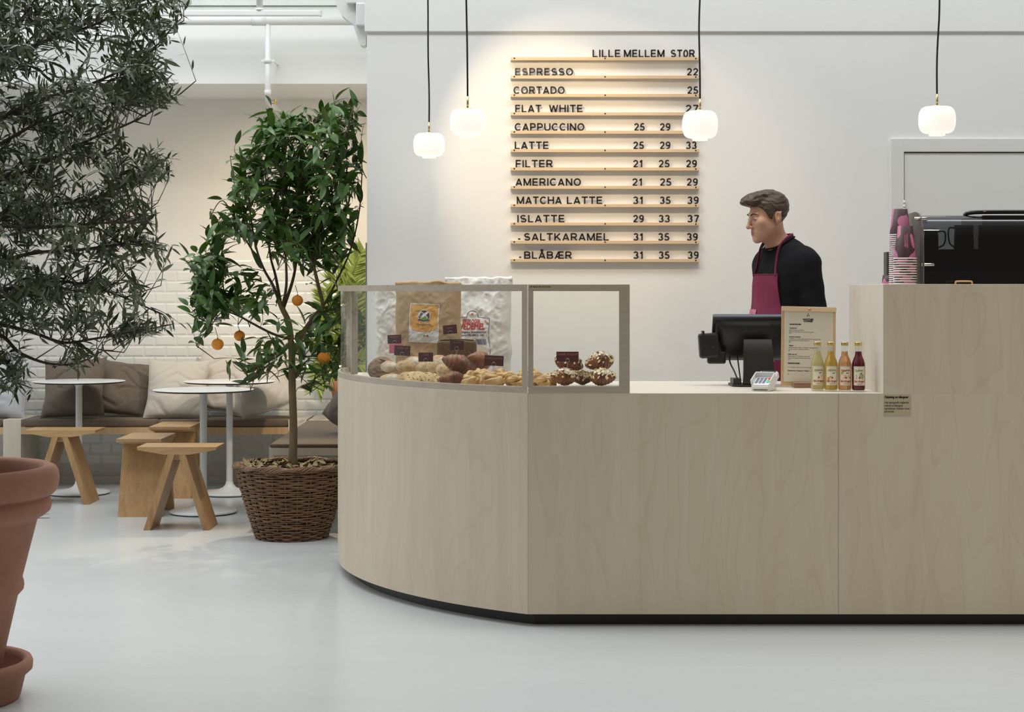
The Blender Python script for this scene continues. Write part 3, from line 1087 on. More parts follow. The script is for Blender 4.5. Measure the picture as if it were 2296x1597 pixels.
rows_ = [
    ('size heading', [('LILLE', 618, 803), ('MELLEM', 826, 1095), ('ST0R', 1137, 1296)]),
    ('espresso', [('ESPRESSO', 103, 488), ('22', 1244, 1318)]),
    ('cortado', [('CORTADO', 93, 432), ('25', 1247, 1318)]),
    ('flat white', [('FLAT', 104, 277), ('WHITE', 330, 552), ('27', 1236, 1320)]),
    ('cappuccino', [('CAPPUCCINO', 101, 563), ('25', 894, 963), ('29', 1065, 1134), ('33', 1240, 1310)]),
    ('latte', [('LATTE', 101, 326), ('25', 888, 958), ('29', 1064, 1134), ('33', 1238, 1308)]),
    ('filter', [('FILTER', 107, 353), ('21', 887, 950), ('25', 1057, 1128), ('29', 1239, 1310)]),
    ('americano', [('AMERICANO', 107, 540), ('21', 881, 948), ('25', 1065, 1140), ('29', 1243, 1316)]),
    ('matcha latte', [('MATCHA', 115, 412), ('LATTE', 447, 683), ('31', 886, 953), ('35', 1064, 1135), ('39', 1247, 1322)]),
    ('islatte', [('ISLATTE', 118, 432), ('29', 887, 958), ('33', 1056, 1130), ('37', 1247, 1324)]),
    ('saltkaramel', [('-', 120, 142), ('SALTKARAMEL', 163, 726), ('31', 888, 953), ('35', 1053, 1127), ('39', 1243, 1316)]),
    ('blåbær', [('-', 127, 147), ('BLÅBÆR', 163, 480), ('31', 888, 953), ('35', 1057, 1128), ('39', 1249, 1322)]),
]
tops = [142, 264, 386, 508, 630, 752, 874, 996, 1117, 1239, 1360, 1481]
for (nm, ws), ty in zip(rows_, tops):
    xa, zt = mz(73, ty)
    xb_, zb_ = mz(1326, ty + 21)
    rl = thing('menu_rail', ((xa + xb_) / 2, WY, zb_), 'pale wood menu rail on the wall holding the %s line in dark letters' % nm, 'menu rail', 'menu rails behind the counter')
    m = MB()
    m.box((xa, MD, zb_), (xb_, WY, zt), 0.001)
    m.build('strip', K['maple'], rl, True)
    for sx_, dy_ in ((98, 8), (700, 9), (1302, 10)):
        x_, z_ = mz(sx_, ty + dy_)
        m = MB()
        m.tube([(x_, MD - 0.0015, z_), (x_, MD + 0.003, z_)], 0.0042, 12)
        m.build('screw', K['ink'], rl, True)
    for w_, wa, wb in ws:
        x_0, _ = mz(wa, 0)
        x_1, _ = mz(wb, 0)
        m = MB()
        h_ = 49.5 / 2.958 * ms
        block_word(m, w_, x_0, x_1, zt, h_, MD + 0.006, MD + 0.013)
        m.build('size_word' if nm == 'size heading' else 'price' if w_.isdigit() else 'drink_word', K['letter'], rl, True)

# ---------------------------------------------------------------- pendant lamps
def pendant(px, ytop, ybot, wpx, sx_, stem_y, label, wig):
    D = 0.163 * F / wpx
    s = D / F
    zc_t, zc_b = EYE - (ytop - CY) * s, EYE - (ybot - CY) * s
    x = (px - CX) * s
    t = thing('pendant_lamp', (x, D, zc_b), label, 'pendant lamp', 'opal pendant lamps over the counter')
    H = zc_t - zc_b
    r = 0.0815
    prof = []
    rc = 0.052
    zb = 0.010
    prof += [(0.0, 0.004), (0.030, 0.004), (0.032, 0.0), (0.035, 0.0), (0.036, 0.008)]
    for k in range(13):
        a = lerp(-90, 90, k / 12)
        zz = lerp(zb, H, 0.5) + (H - zb) / 2 * (abs(math.sin(R(a))) ** 0.92) * (1 if a > 0 else -1)
        rr = 0.030 + (r - 0.030) * (max(0, math.cos(R(a)))) ** 0.50
        prof.append((max(rr, 0.030), zz))
    prof.append((0.0, H))
    m = MB()
    m.lathe(prof, 40)
    m.build('opal_shade', K['opal'], t)
    m = MB()
    m.lathe([(0.0, H + 0.004), (0.021, H + 0.004), (0.021, H - 0.001), (0.0, H - 0.001)], 24)
    zs = EYE - (stem_y - CY) * s - zc_b
    m.tube([(0, 0, H), (0, 0, zs)], 0.0048, 12)
    m.build('brass_stem', K['brass'], t)
    m = MB()
    pts = []
    for k in range(90):
        z = lerp(zs - 0.01, 6.0 - zc_b, k / 89)
        w = min(1.0, (z - zs + 0.01) * 3) * 0.006
        pts.append((w * (math.sin(z * 5.2 + wig) + 0.5 * math.sin(z * 9.1 + 2 * wig) - math.sin(zs * 5.2 + wig) * 0.5), 0, z))
    m.tube(pts, 0.0042, 8)
    m.build('cord', K['cord'], t)
    ld = bpy.data.lights.new('lamp_bulb', 'POINT')
    ld.energy = 0.2
    ld.color = (1.0, 0.85, 0.66)
    ld.shadow_soft_size = 0.07
    lo = bpy.data.objects.new('lamp_bulb', ld)
    COL.objects.link(lo)
    lo.parent = t
    lo.location = (0, 0, -0.09)
    return t


pendant(962, 299, 354.5, 70.5, 0, 274, 'lowest hanging opal glass pendant lamp, left of the other three', 0.3)
pendant(1048.5, 245, 308, 79.5, 0, 216, 'opal glass pendant lamp hanging between the lowest lamp and the menu', 1.7)
pendant(1569.5, 249, 315, 80, 0, 222, 'opal glass pendant lamp hanging in front of the menu right edge', 2.9)
pendant(2101, 239, 304.5, 82.5, 0, 211, 'opal glass pendant lamp hanging over the coffee machine by the door', 4.4)

# a slatted or glazed roof is out of view; the cords end on a ceiling beam
struct(MB().box((-0.8, 7.3, 5.99), (2.6, 9.1, 6.06)).build('ceiling_beam', K['white_paint']))
# ---------------------------------------------------------------- seating
PADZ = 0.478
bench = thing('wall_bench', (-2.4, 11.95, 0), 'long birch wall bench along the tiled wall carrying brown seat pads', 'bench')
xl, xr = -4.5, -1.40
ex0, ex1 = (7 - CX) / 328.5, (47 - CX) / 328.5
m = MB()
m.box((xl, 11.72, 0.378), (-1.403, 11.74, 0.426), 0.0015)
m.build('front_rail', K['pine'], bench, True)
m = MB()
m.box((xl, 11.74, 0.410), (-1.403, 12.155, 0.426))
m.build('seat_board', K['birch_flat'], bench, True)
for (a, b) in ((ex0, ex1), (-1.527, -1.403)):
    m = MB()
    m.box((a, 11.718, 0.0 if a < -2 else 0.40), (b, 12.155, PADZ + 0.001), 0.0015)
    m.build('end_panel' if a < -2 else 'corner_box', K['birch_end'], bench, True)

ret = thing('corner_bench', (-1.1, 10.9, 0), 'lower birch bench running towards the camera behind the orange tree basket', 'bench')
rx0, rx1, ry0, ry1 = -1.395, -0.79, 9.85, 12.15
m = MB()
m.box((rx0 + 0.03, ry0, 0.412), (rx1, ry0 + 0.022, 0.455), 0.001)
m.build('front_rail', K['birch_end'], ret, True)
m = MB()
m.box((rx0, ry0 + 0.03, 0.412), (rx0 + 0.022, ry1, 0.455), 0.001)
m.build('side_rail', K['birch_end'], ret, True)
for yy in (ry0, ry1 - 0.05):
    m = MB()
    m.box((rx0, yy, 0), (rx0 + 0.03, yy + 0.03, 0.4549), 0.001)
    m.build('leg', K['birch_end'], ret, True)
m = MB()
m.box((rx1 - 0.03, ry0, 0), (rx1, ry0 + 0.03, 0.41), 0.001)
m.build('leg', K['birch_end'], ret, True)
m = MB()
m.box((rx0 + 0.022, ry0 + 0.022, 0.425), (rx1, ry1, 0.454))
m.build('seat_board', K['birch_flat'], ret, True)
m = MB()
m.box((rx0 + 0.04, ry0 + 0.05, 0.22), (rx1, ry0 + 0.065, 0.37))
m.build('lower_board', K['birch'], ret, True)


def pad(x0, x1, y0, y1, z0, z1, label, name='seat_pad'):
    t = thing(name, ((x0 + x1) / 2, (y0 + y1) / 2, z0), label, 'seat pad', 'brown seat pads')
    m = MB()
    b = bmesh.new()
    bmesh.ops.create_cube(b, size=1)
    w, d, h = x1 - x0, y1 - y0, z1 - z0
    for v in b.verts:
        v.co = Vector((v.co.x * w, v.co.y * d, (v.co.z + 0.5) * h))
    bmesh.ops.bevel(b, geom=list(b.edges), offset=min(0.016, h * 0.45), segments=4, affect='EDGES', profile=0.5)
    m.bm(b, True)
    m.build('pad_cover', K['pad'], t)
    m = MB()
    r = 0.0035
    ring = [(-w / 2 + .006, -d / 2 + .006), (w / 2 - .006, -d / 2 + .006), (w / 2 - .006, d / 2 - .006), (-w / 2 + .006, d / 2 - .006), (-w / 2 + .006, -d / 2 + .006)]
    m.tube([(x, y, h - 0.006) for x, y in ring], r, 6)
    m.build('piping', K['pad'], t)
    return t


XM = (352 - CX) / 328.5
pad(-4.4, ex0 - 0.012, 11.725, 12.14, 0.427, PADZ, 'brown seat pad cut by the left photo edge, left of the birch end panel')
pad(ex1 + 0.012, XM - 0.003, 11.725, 12.14, 0.427, PADZ, 'brown seat pad under the two dark brown cushions')
pad(XM + 0.003, -1.533, 11.725, 12.14, 0.427, PADZ, 'brown seat pad under the cream and beige cushions')
pad(rx0 + 0.003, rx1 - 0.004, ry0 + 0.003, 11.66, 0.456, PADZ, 'brown pad on the lower bench behind the orange tree trunk')


def cushion(px, py, D, w, h, lean, roll, yaw, mt, label, seed, thick=0.075, wr=1.0):
    c = PX(px, py, D)
    t = thing('cushion', c, label, 'cushion', 'loose cushions on the bench')
    M = Euler((R(lean), 0, 0)).to_matrix().to_4x4()
    M = Rz(R(yaw)) @ M @ Ry(R(roll))

    def surf(u, v, sgn):
        a, b = 2 * u - 1, 2 * v - 1
        pu = 1 - 0.055 * (1 - a * a) ** 0.0 * (1 - b ** 4) * abs(a)
        x = a * (1 - 0.10 * (1 - b * b) ** .8) * w / 2 * 1.04
        z = b * (1 - 0.10 * (1 - a * a) ** .8) * h / 2 * 1.04
        x += .010 * wr * noise.noise(Vector((z * 9, seed, a))) * abs(a)
        z += .010 * wr * noise.noise(Vector((x * 9, seed + 5, b))) * abs(b)
        z -= .018 * (1 - b) * .5 * (1 - a * a)
        e = max(0.0, (1 - a * a)) ** 0.55 * max(0.0, (1 - b * b)) ** 0.55
        y = sgn * thick * 1.25 * e * (1 - .28 * b)
        n1 = noise.noise(Vector((x * 7 + seed * 3.1, z * 5 + seed, sgn * 2.0)))
        fold = abs(noise.noise(Vector((x * 5 + seed, z * 11 + x * (6 if a * b > 0 else -6) + seed * 7, 0.3))))
        y += sgn * wr * (0.018 * n1 * e - 0.026 * max(0, 0.20 - fold) * e ** .6 * 3.2 * max(0.0, .55 + noise.noise(Vector((x * 6 + seed, z * 6, 9)))))
        return Vector((x, y, z))
    m = MB()
    n = 48
    m.grid(lambda u, v: surf(u, v, -1), n, n, True, 0, M)
    m.grid(lambda u, v: surf(u, v, 1), n, n, True, 0, M, flip=True)
    m.build('cover', mt, t)
    m = MB()
    ring = []
    for k in range(4 * 16 + 1):
        q = (k % 64) / 16
        i, f = int(q), q - int(q)
        u, v = [(f, 0), (1, f), (1 - f, 1), (0, 1 - f)][i]
        ring.append(M @ surf(u, v, 0))
    m.tube(ring, 0.0022, 6, caps=False)
    m.build('seam', mt, t)
    cv = kids(t)[0].data
    t.location.z = PADZ + 0.0015 - min(v.co.z for v in cv.vertices)
    return t


cushion(-5, 868, 11.93, 0.42, 0.42, -22, 2, 0, K['cushion_grey'], 'pale grey cushion cut by the left photo edge behind olive twigs', 1)
cushion(166, 868, 11.895, 0.43, 0.41, -20, -3, -4, K['cushion_brown'], 'dark brown wool cushion, left one of the brown pair, behind the table', 2, 0.07)
cushion(272, 878, 12.03, 0.39, 0.38, -22, 7, 6, K['cushion_brown'], 'creased dark brown wool cushion, right one of the brown pair', 5, 0.055, 1.5)
cushion(398, 869, 11.88, 0.42, 0.41, -20, 1, 3, K['cushion_cream'], 'cream wool cushion beside the brown pair, behind the nearest table', 9, 0.065)
cushion(500, 868, 12.04, 0.40, 0.40, -18, 14, 5, K['cushion_beige'], 'beige linen cushion tilted against the wall just right of the cream one', 12, 0.05, 1.0)
cushion(594, 884, 11.86, 0.38, 0.36, -28, -20, -10, K['cushion_beige'], 'beige linen cushion slumped nearest to the orange tree trunk', 17, 0.065, 1.2)
cushion(792, 945, 10.5, 0.34, 0.30, -35, 24, -35, K['cushion_dark'], 'dark grey wool cushion half hidden by the rounded counter end', 21, 0.08, 1.5)


def table(x, y, label):
    t = thing('cafe_table', (x, y, 0), label, 'table', 'round white cafe tables')
    m = MB()
    m.lathe([(0, 0.7435), (0.288, 0.7435), (0.3045, 0.7515), (0.306, 0.753), (0.3055, 0.7545), (0.303, 0.755), (0, 0.755)], 72, mi=0)
    n = 72
    o = m
    for i, f in enumerate(o.f):
        zc = sum(o.v[k][2] for k in f) / len(f)
        o.m[i] = 1 if zc < 0.7525 else 0
    m.build('table_top', [K['laminate'], K['rubber']], t)
    m = MB()
    m.lathe([(0.0, 0.030), (0.0225, 0.060), (0.0215, 0.10), (0.0215, 0.705), (0.024, 0.722), (0.034, 0.735), (0.045, 0.743)], 28)
    m.build('column', K['white_metal'], t)
    m = MB()
    m.lathe([(0.198, 0.005), (0.205, 0.007), (0.2055, 0.013), (0.200, 0.0175), (0.150, 0.021), (0.085, 0.030), (0.045, 0.046), (0.028, 0.066), (0.0225, 0.088)], 64)
    m.build('foot_disc', K['white_metal'], t)
    m = MB()
    m.lathe([(0.0, 0.0), (0.199, 0.0), (0.2005, 0.0055), (0, 0.0055)], 64)
    m.build('rubber_ring', K['rubber'], t)
    return t


table((456 - CX) / 367, 10.49, 'nearest round white cafe table, beside the stools')
table((514 - CX) / 336, 11.47, 'round white cafe table behind the nearest one, in front of beige cushions')
table((180 - CX) / 334, 11.49, 'round white cafe table at left in front of the brown cushions')


def stool(x, y, rz, label):
    t = thing('oak_stool', (x, y, 0), label, 'stool', 'oak plank stools')
    L, D2, H = 0.226, 0.135, 0.472
    m = MB()
    prof = [(-L, H), (-L + 0.004, H - 0.017), (-0.075, H - 0.043), (0.075, H - 0.043), (L - 0.004, H - 0.017), (L, H)]
    m.prism(prof, -D2, D2, Rx(PI / 2))
    m.build('seat', K['oak_top'], t)
    for s_ in (-1, 1):
        m = MB()
        q = [(s_ * 0.010, H - 0.036), (s_ * 0.048, H - 0.036), (s_ * 0.188, 0.0), (s_ * 0.150, 0.0)]
        if s_ > 0:
            q = q[::-1]
        m.prism(q[::-1] if s_ < 0 else q[::-1], -D2 + 0.001, D2 - 0.001, Rx(PI / 2))
        m.build('leg', K['oak'], t)
    m = MB()
    m.box((-0.03, -D2 + 0.02, H - 0.075), (0.03, D2 - 0.02, H - 0.042))
    m.build('wedge', K['oak'], t)
    t.rotation_euler = (0, 0, rz)
    return t


stool((396 - CX) / 396, 9.72 + 0.135, 0, 'front oak stool seen from the side, nearest the basket')
stool((314 - CX) / 374, 10.48, PI / 2, 'oak stool turned end on, just behind the front stool')
stool((383 - CX) / 343, 11.40, PI / 2, 'oak stool turned end on, farthest back by the bench')
stool((135 - CX) / 353, 11.03, 0, 'oak stool seen from the side, at left behind the terracotta pot')

# ---------------------------------------------------------------- big terracotta pot, its saucer and the olive tree
OX, OY = (-122 - CX) * 5.68 / F, 5.68
sau = thing('plant_saucer', (OX, OY, 0), 'terracotta saucer on the floor under the big pot', 'saucer')
m = MB()
m.lathe([(0, 0.002), (0.236, 0.002), (0.240, 0.01), (0.257, 0.082), (0.268, 0.087), (0.278, 0.096), (0.2795, 0.118), (0.274, 0.130), (0.262, 0.134), (0.250, 0.128), (0.246, 0.11), (0.225, 0.022), (0, 0.02)], 72)
m.build('dish', K['terracotta'], sau)
olive = thing('potted_olive_tree', (OX, OY, 0.021), 'large olive tree in a tall terracotta pot at the left edge', 'tree')
m = MB()
pr = [(0, .024), (.150, .024), (.158, .032), (.193, .170), (.231, .340), (.240, .350), (.249, .360), (.251, .373), (.249, .388), (.245, .398), (.293, .590), (.300, .600), (.318, .608), (.335, .622), (.340, .638), (.338, .655), (.331, .668), (.331, .674), (.346, .678), (.356, .688), (.362, .705), (.365, .73), (.362, .752), (.354, .766), (.338, .774), (.318, .772), (.309, .762), (.305, .742), (.298, .690)]
m.lathe([(r, z - 0.021) for r, z in pr], 96)
m.build('pot', K['terracotta'], olive)
m = MB()
m.grid(lambda u, v: Vector((0.302 * v * math.cos(2 * PI * u), 0.302 * v * math.sin(2 * PI * u), 0.665 + 0.02 * noise.noise(Vector((v * 9 * math.cos(2 * PI * u), v * 9 * math.sin(2 * PI * u), 0))))), 48, 12, True, 0, None, True)
rs = random.Random(5)
for k in range(160):
    a, r_ = rs.uniform(0, 2 * PI), 0.28 * math.sqrt(rs.random())
    l, b = rs.uniform(.02, .05), rs.uniform(0, PI)
    p = Vector((r_ * math.cos(a), r_ * math.sin(a), 0.68))
    d = Vector((math.cos(b), math.sin(b), rs.uniform(0, .5)))
    m.tube([p, p + d * l * .5 + Vector((0, 0, .006)), p + d * l], [0.001, .002, .0006], 4)
m.build('soil', K['soil'], olive)
ch = thing('bark_chip', PX(92, 1160, 10.25), 'brown splinter of bark lying on the floor beside the big terracotta pot', 'bark')
ch.location.z = 0
m = MB()
m.grid(lambda u, v: Vector((lerp(-.06, .05, u), lerp(-.012, .012, v) * (1.2 - u * .5), 0.012 + 0.014 * u + 0.004 * noise.noise(Vector((u * 9, v * 5, 0))))), 12, 4)
m.grid(lambda u, v: Vector((lerp(-.06, .05, u), lerp(-.012, .012, v) * (1.2 - u * .5), 0.001 + 0.0)), 12, 4, flip=True)
m.build('chip', mat('bark_chip', (0.20, 0.12, 0.07), 0.8), ch)

# ---------------------------------------------------------------- wicker basket of the orange tree
BXc, BYc = (655 - CX) / 407, 9.45
citrus = thing('potted_orange_tree', (BXc, BYc, 0), 'orange tree with fruit in a dark wicker basket beside the counter', 'tree')


def br_(z):
    return interp([0, .02, .15, .30, .385, .405], [.190, .198, .240, .283, .300, .306], z)


m = MB()
NS = 26
rng = random.Random(3)
nrow = 31
for i in range(nrow):
    z = 0.008 + i * 0.385 / nrow
    for st in (0, 1):
        ph = (i % 2) * PI + st * PI
        pts = []
        jit = rng.uniform(-.002, .002)
        for k in range(NS * 5 + 1):
            a = 2 * PI * k / (NS * 5)
            rr = br_(z) + 0.0075 * math.sin(a * NS / 2 + ph) + 0.0012 * math.sin(a * 7 + i)
            pts.append((rr * math.cos(a), rr * math.sin(a), z + jit + (st - 0.5) * 0.0052 + 0.0016 * math.sin(a * 5 + i * 1.7)))
        m.tube(pts, 0.0042, 5, caps=False)
m.build('basket_weave', K['wicker'], citrus)
m = MB()
for k in range(NS):
    a = 2 * PI * (k + 0.5) / NS * 1.0
    m.tube([(br_(z) * math.cos(a), br_(z) * math.sin(a), z) for z in [0.0, .1, .2, .3, .395]], 0.0050, 6)
m.build('basket_stakes', K['stake'], citrus)
m = MB()
for q in range(7):
    pts = []
    for k in range(121):
        a = 2 * PI * k / 120
        b = a * 13 + q * 2 * PI / 7
        rr = 0.304 + 0.017 * math.cos(b)
        zz = 0.398 + 0.010 * math.sin(b) + 0.004 * math.sin(a * 3 + q)
        pts.append((rr * math.cos(a), rr * math.sin(a), zz))
    m.tube(pts, 0.0058, 5, caps=False)
m.build('basket_rim', K['wicker'], citrus)
m = MB()
m.lathe([(0, .006), (.185, .006), (.23, .15), (.275, .30), (.29, .39)], 48)
m.build('basket_lining', mat('dark_lining', (0.03, 0.018, 0.01), 0.9), citrus)
m = MB()
m.grid(lambda u, v: Vector((0.288 * v * math.cos(2 * PI * u), 0.288 * v * math.sin(2 * PI * u), 0.383 + 0.012 * (1 - v) + 0.01 * noise.noise(Vector((v * 9 * math.cos(2 * PI * u), v * 9 * math.sin(2 * PI * u), 0))))), 40, 10, True, 0, None, True)
m.build('soil', K['soil'], citrus)


def leaf(mb, p, d, up, L, W, curl=0.3, fold=0.25, nseg=5, tip=1.0, mi=0):
    """A pointed leaf from p along d, arched by curl and folded along its midrib."""
    d = d.normalized()
    s = d.cross(up)
    s = s.normalized() if s.length > 1e-4 else d.orthogonal().normalized()
    n = s.cross(d).normalized()
    vs = []
    for i in range(nseg + 1):
        t = i / nseg
        w = W * 0.5 * (math.sin(PI * min(1.0, t ** 0.85)) ** 0.8) * (1.0 if t < 0.6 else 1.0)
        if i == nseg:
            w = 0
        c = p + d * (L * t) - n * (curl * L * t * t)
        z = n * (fold * w)
        vs += [c + s * w + z, c, c - s * w + z]
    fs = []
    for i in range(nseg):
        a = i * 3
        fs += [(a, a + 1, a + 4, a + 3), (a + 1, a + 2, a + 5, a + 4)]
    mb.add(vs, fs, True, mi)


m = MB()
rs = random.Random(11)
for k in range(210):
    a, r_ = rs.uniform(0, 2 * PI), 0.275 * math.sqrt(rs.random())
    p = Vector((r_ * math.cos(a), r_ * math.sin(a), 0.384 + rs.uniform(0, .018)))
    b = rs.uniform(0, 2 * PI)
    leaf(m, p, Vector((math.cos(b), math.sin(b), rs.uniform(-.15, .25))), Vector((rs.uniform(-.6, .6), rs.uniform(-.6, .6), 1)), rs.uniform(.04, .085), rs.uniform(.015, .035), rs.uniform(-.5, .5), rs.uniform(-.6, .9), 4)
lf = m.build('dry_leaves', K['dry_leaf'], citrus)
lf['kind'] = 'stuff'
# ---------------------------------------------------------------- foliage
def inpoly(x, y, P):
    c = False
    j = len(P) - 1
    for i in range(len(P)):
        if (P[i][1] > y) != (P[j][1] > y) and x < (P[j][0] - P[i][0]) * (y - P[i][1]) / (P[j][1] - P[i][1]) + P[i][0]:
            c = not c
        j = i
    return c


def smooth_path(pts, n):
    """Catmull-Rom through the points, n samples per span."""
    P = [pts[0]] + list(pts) + [pts[-1]]
    out = []
    for i in range(1, len(P) - 2):
        for k in range(n):
            t = k / n
            a, b, c, d = P[i - 1], P[i], P[i + 1], P[i + 2]
            out.append(0.5 * ((2 * b) + (c - a) * t + (2 * a - 5 * b + 4 * c - d) * t * t + (3 * b - a - 3 * c + d) * t ** 3))
    out.append(pts[-1])
    return out


def sample_poly(P, rs):
    xs, ys = [p[0] for p in P], [p[1] for p in P]
    while True:
        x, y = rs.uniform(min(xs), max(xs)), rs.uniform(min(ys), max(ys))
        if inpoly(x, y, P):
            return x, y


def limb(mb, pts, r0, r1, n=8, per=5):
    P = smooth_path([Vector(p) for p in pts], per)
    mb.tube(P, [lerp(r0, r1, (i / (len(P) - 1)) ** 0.8) for i in range(len(P))], n)
    return P


def crown(root, D0, regions, skel, leafm, barkm, rs, spec, keep=None, tm=None):
    """Leafy twigs whose tips fill the regions, each joined to the nearest limb."""
    lm = MB()
    nl = 0
    for poly, n, dh in regions:
        for _ in range(n):
            x, y = sample_poly(poly, rs)
            D = D0 + max(-1.5, min(1.5, rs.gauss(0, 0.6))) * dh
            tip = PX(x, y, D)
            best = min(skel, key=lambda q: (q - tip).length_squared + max(0, q.z - tip.z - 0.05) * 0.3 + spec['inward'] * max(0, (q.x - tip.x) * spec['sx'] + .05))
            dist = (best - tip).length
            Lt = min(dist * 0.85 + 0.02, rs.uniform(*spec['twig']))
            dv = (tip - best).normalized() if dist > 1e-3 else Vector((1, 0, 0))
            dv = (dv + Vector((rs.gauss(0, .24), rs.gauss(0, .24), rs.gauss(spec['rise'], .22)))).normalized()
            st = tip - dv * Lt
            sag = Vector((rs.gauss(0, .02), rs.gauss(0, .02), -spec['sag'] * Lt * rs.uniform(0.3, 1.4)))
            tw = [st, lerp(st, tip, .35) - sag * .5, lerp(st, tip, .7) - sag * .5, tip]
            tw = smooth_path(tw, 4)
            if (best - st).length > 0.015 and not (keep and not all(keep(q) for q in tw)):
                midp = lerp(best, st, .55) 
                cn = smooth_path([best, midp, st], 3)
                tm.tube(cn, [lerp(spec['r1'], spec['r2'], i / (len(cn) - 1)) for i in range(len(cn))], 5, caps=False)
            if not keep or all(keep(q) for q in tw):
              tm.tube(tw, [lerp(spec['r2'], spec['r2'] * .4, i / (len(tw) - 1)) for i in range(len(tw))], 4, caps=False)
            if keep and not all(keep(q) for q in tw):
                continue
            seg = [(tw[i + 1] - tw[i]).length for i in range(len(tw) - 1)]
            tot = sum(seg)
            k = 0
            pos = spec['gap'] * .5
            ang = rs.uniform(0, PI)
            while pos < tot:
                q, i = pos, 0
                while i < len(seg) - 1 and q > seg[i]:
                    q -= seg[i]
                    i += 1
                t = (tw[i + 1] - tw[i]).normalized()
                p = tw[i] + t * q
                o1 = t.orthogonal().normalized()
                o2 = t.cross(o1)
                for sgn in ((0, PI) if spec['opp'] else (0,)):
                    if rs.random() < spec['skip']:
                        continue
                    a = ang + sgn
                    od = o1 * math.cos(a) + o2 * math.sin(a)
                    d = t * rs.uniform(*spec['fwd']) + od + Vector((0, 0, spec['ldroop'] * rs.uniform(.2, 1.6)))
                    d.normalize()
                    L = rs.uniform(*spec['L'])
                    if pos > tot * .8:
                        L *= .75
                    e = p + d * L
                    ex, ey = SXY(e)
                    if not any(inpoly(ex, ey, R_[0]) for R_ in regions) and rs.random() < spec['prune']:
                        continue
                    if keep and not (keep(e) and keep(p) and keep(p + d * L * .5 + Vector((.02, 0, 0)))):
                        continue
                    up = Vector((rs.gauss(0, spec['tilt']), rs.gauss(0, spec['tilt']), 1))
                    leaf(lm, p + d * spec['pet'], d, up, L, L * rs.uniform(*spec['W']), rs.uniform(*spec['curl']), rs.uniform(.1, .5), spec['seg'])
                    nl += 1
                ang += spec['turn']
                pos += spec['gap'] * rs.uniform(.7, 1.3)
            # a terminal leaf
            if keep and not keep(tw[-1] + Vector((.14, 0, 0))):
                continue
            t = (tw[-1] - tw[-2]).normalized()
            leaf(lm, tw[-1], t + Vector((0, 0, .1)), Vector((rs.gauss(0, .5), rs.gauss(0, .5), 1)), rs.uniform(*spec['L']) * .8, rs.uniform(*spec['L']) * spec['W'][0], .2, .3, spec['seg'])
    o = lm.build('foliage', leafm, root, True)
    return o


rs = random.Random(21)
OD = 5.68


def OP(x, y, dd):
    return PX(x, y, OD + dd)


m = MB()
osk = []
trunk = [(-122, 1062, 0), (-118, 940, .02), (-104, 760, .0), (-98, 560, .03), (-92, 330, .0), (-86, 60, .02), (-80, -260, .0)]
osk += limb(m, [OP(*p) for p in trunk], 0.038, 0.012, 12)
m.build('trunk', K['olive_bark'], olive, True)
brs = [
    [(-110, 830), (-30, 735), (60, 742), (140, 768), (210, 760), (300, 744), (385, 728)],
    [(-110, 820), (-10, 752), (45, 792), (112, 816), (175, 814), (232, 786)],
    [(-108, 800), (0, 800), (30, 845), (58, 880)],
    [(-103, 700), (30, 645), (150, 632), (260, 660), (365, 706)],
    [(-101, 640), (40, 575), (180, 560), (290, 548), (375, 562)],
    [(-97, 540), (60, 470), (200, 448), (300, 402), (380, 352)],
    [(-96, 440), (60, 385), (180, 322), (300, 272), (405, 210)],
    [(-92, 320), (60, 235), (200, 190), (320, 130), (392, 55)],
    [(-90, 220), (60, 110), (200, 60), (300, 12), (370, -40)],
    [(-86, 60), (40, -30), (180, -80), (260, -140)],
    [(-98, 500), (90, 510), (230, 500), (340, 500)],
    [(-92, 380), (40, 300), (140, 250), (250, 230)],
    [(-97, 560), (-20, 500), (60, 420), (120, 330)],
    [(-90, 260), (-30, 180), (60, 30), (110, -60)],
]
bm_ = MB()
for i, b in enumerate(brs):
    sp = rs.uniform(-.30, .30) if i > 2 else rs.uniform(-.1, .1)
    osk += limb(bm_, [OP(x, y, sp * (k / (len(b) - 1))) for k, (x, y) in enumerate(b)], 0.0085, 0.0020, 6, 6)
    if i % 2 == 0:                       # the far side of the crown, beyond the photo edge
        osk += limb(bm_, [OP(-236 - x, y, -sp * (k / (len(b) - 1))) for k, (x, y) in enumerate(b)], 0.011, 0.0024, 6, 4)
ospec = dict(inward=.25, sx=1, twig=(.10, .24), rise=.05, sag=.12, r1=.0026, r2=.0016, gap=.0175, opp=True, skip=.10, fwd=(.5, 1.1), ldroop=-.05, L=(.036, .064), W=(.17, .25), prune=.85, tilt=.8, pet=.003, curl=(-.15, .35), seg=3, turn=PI / 2)
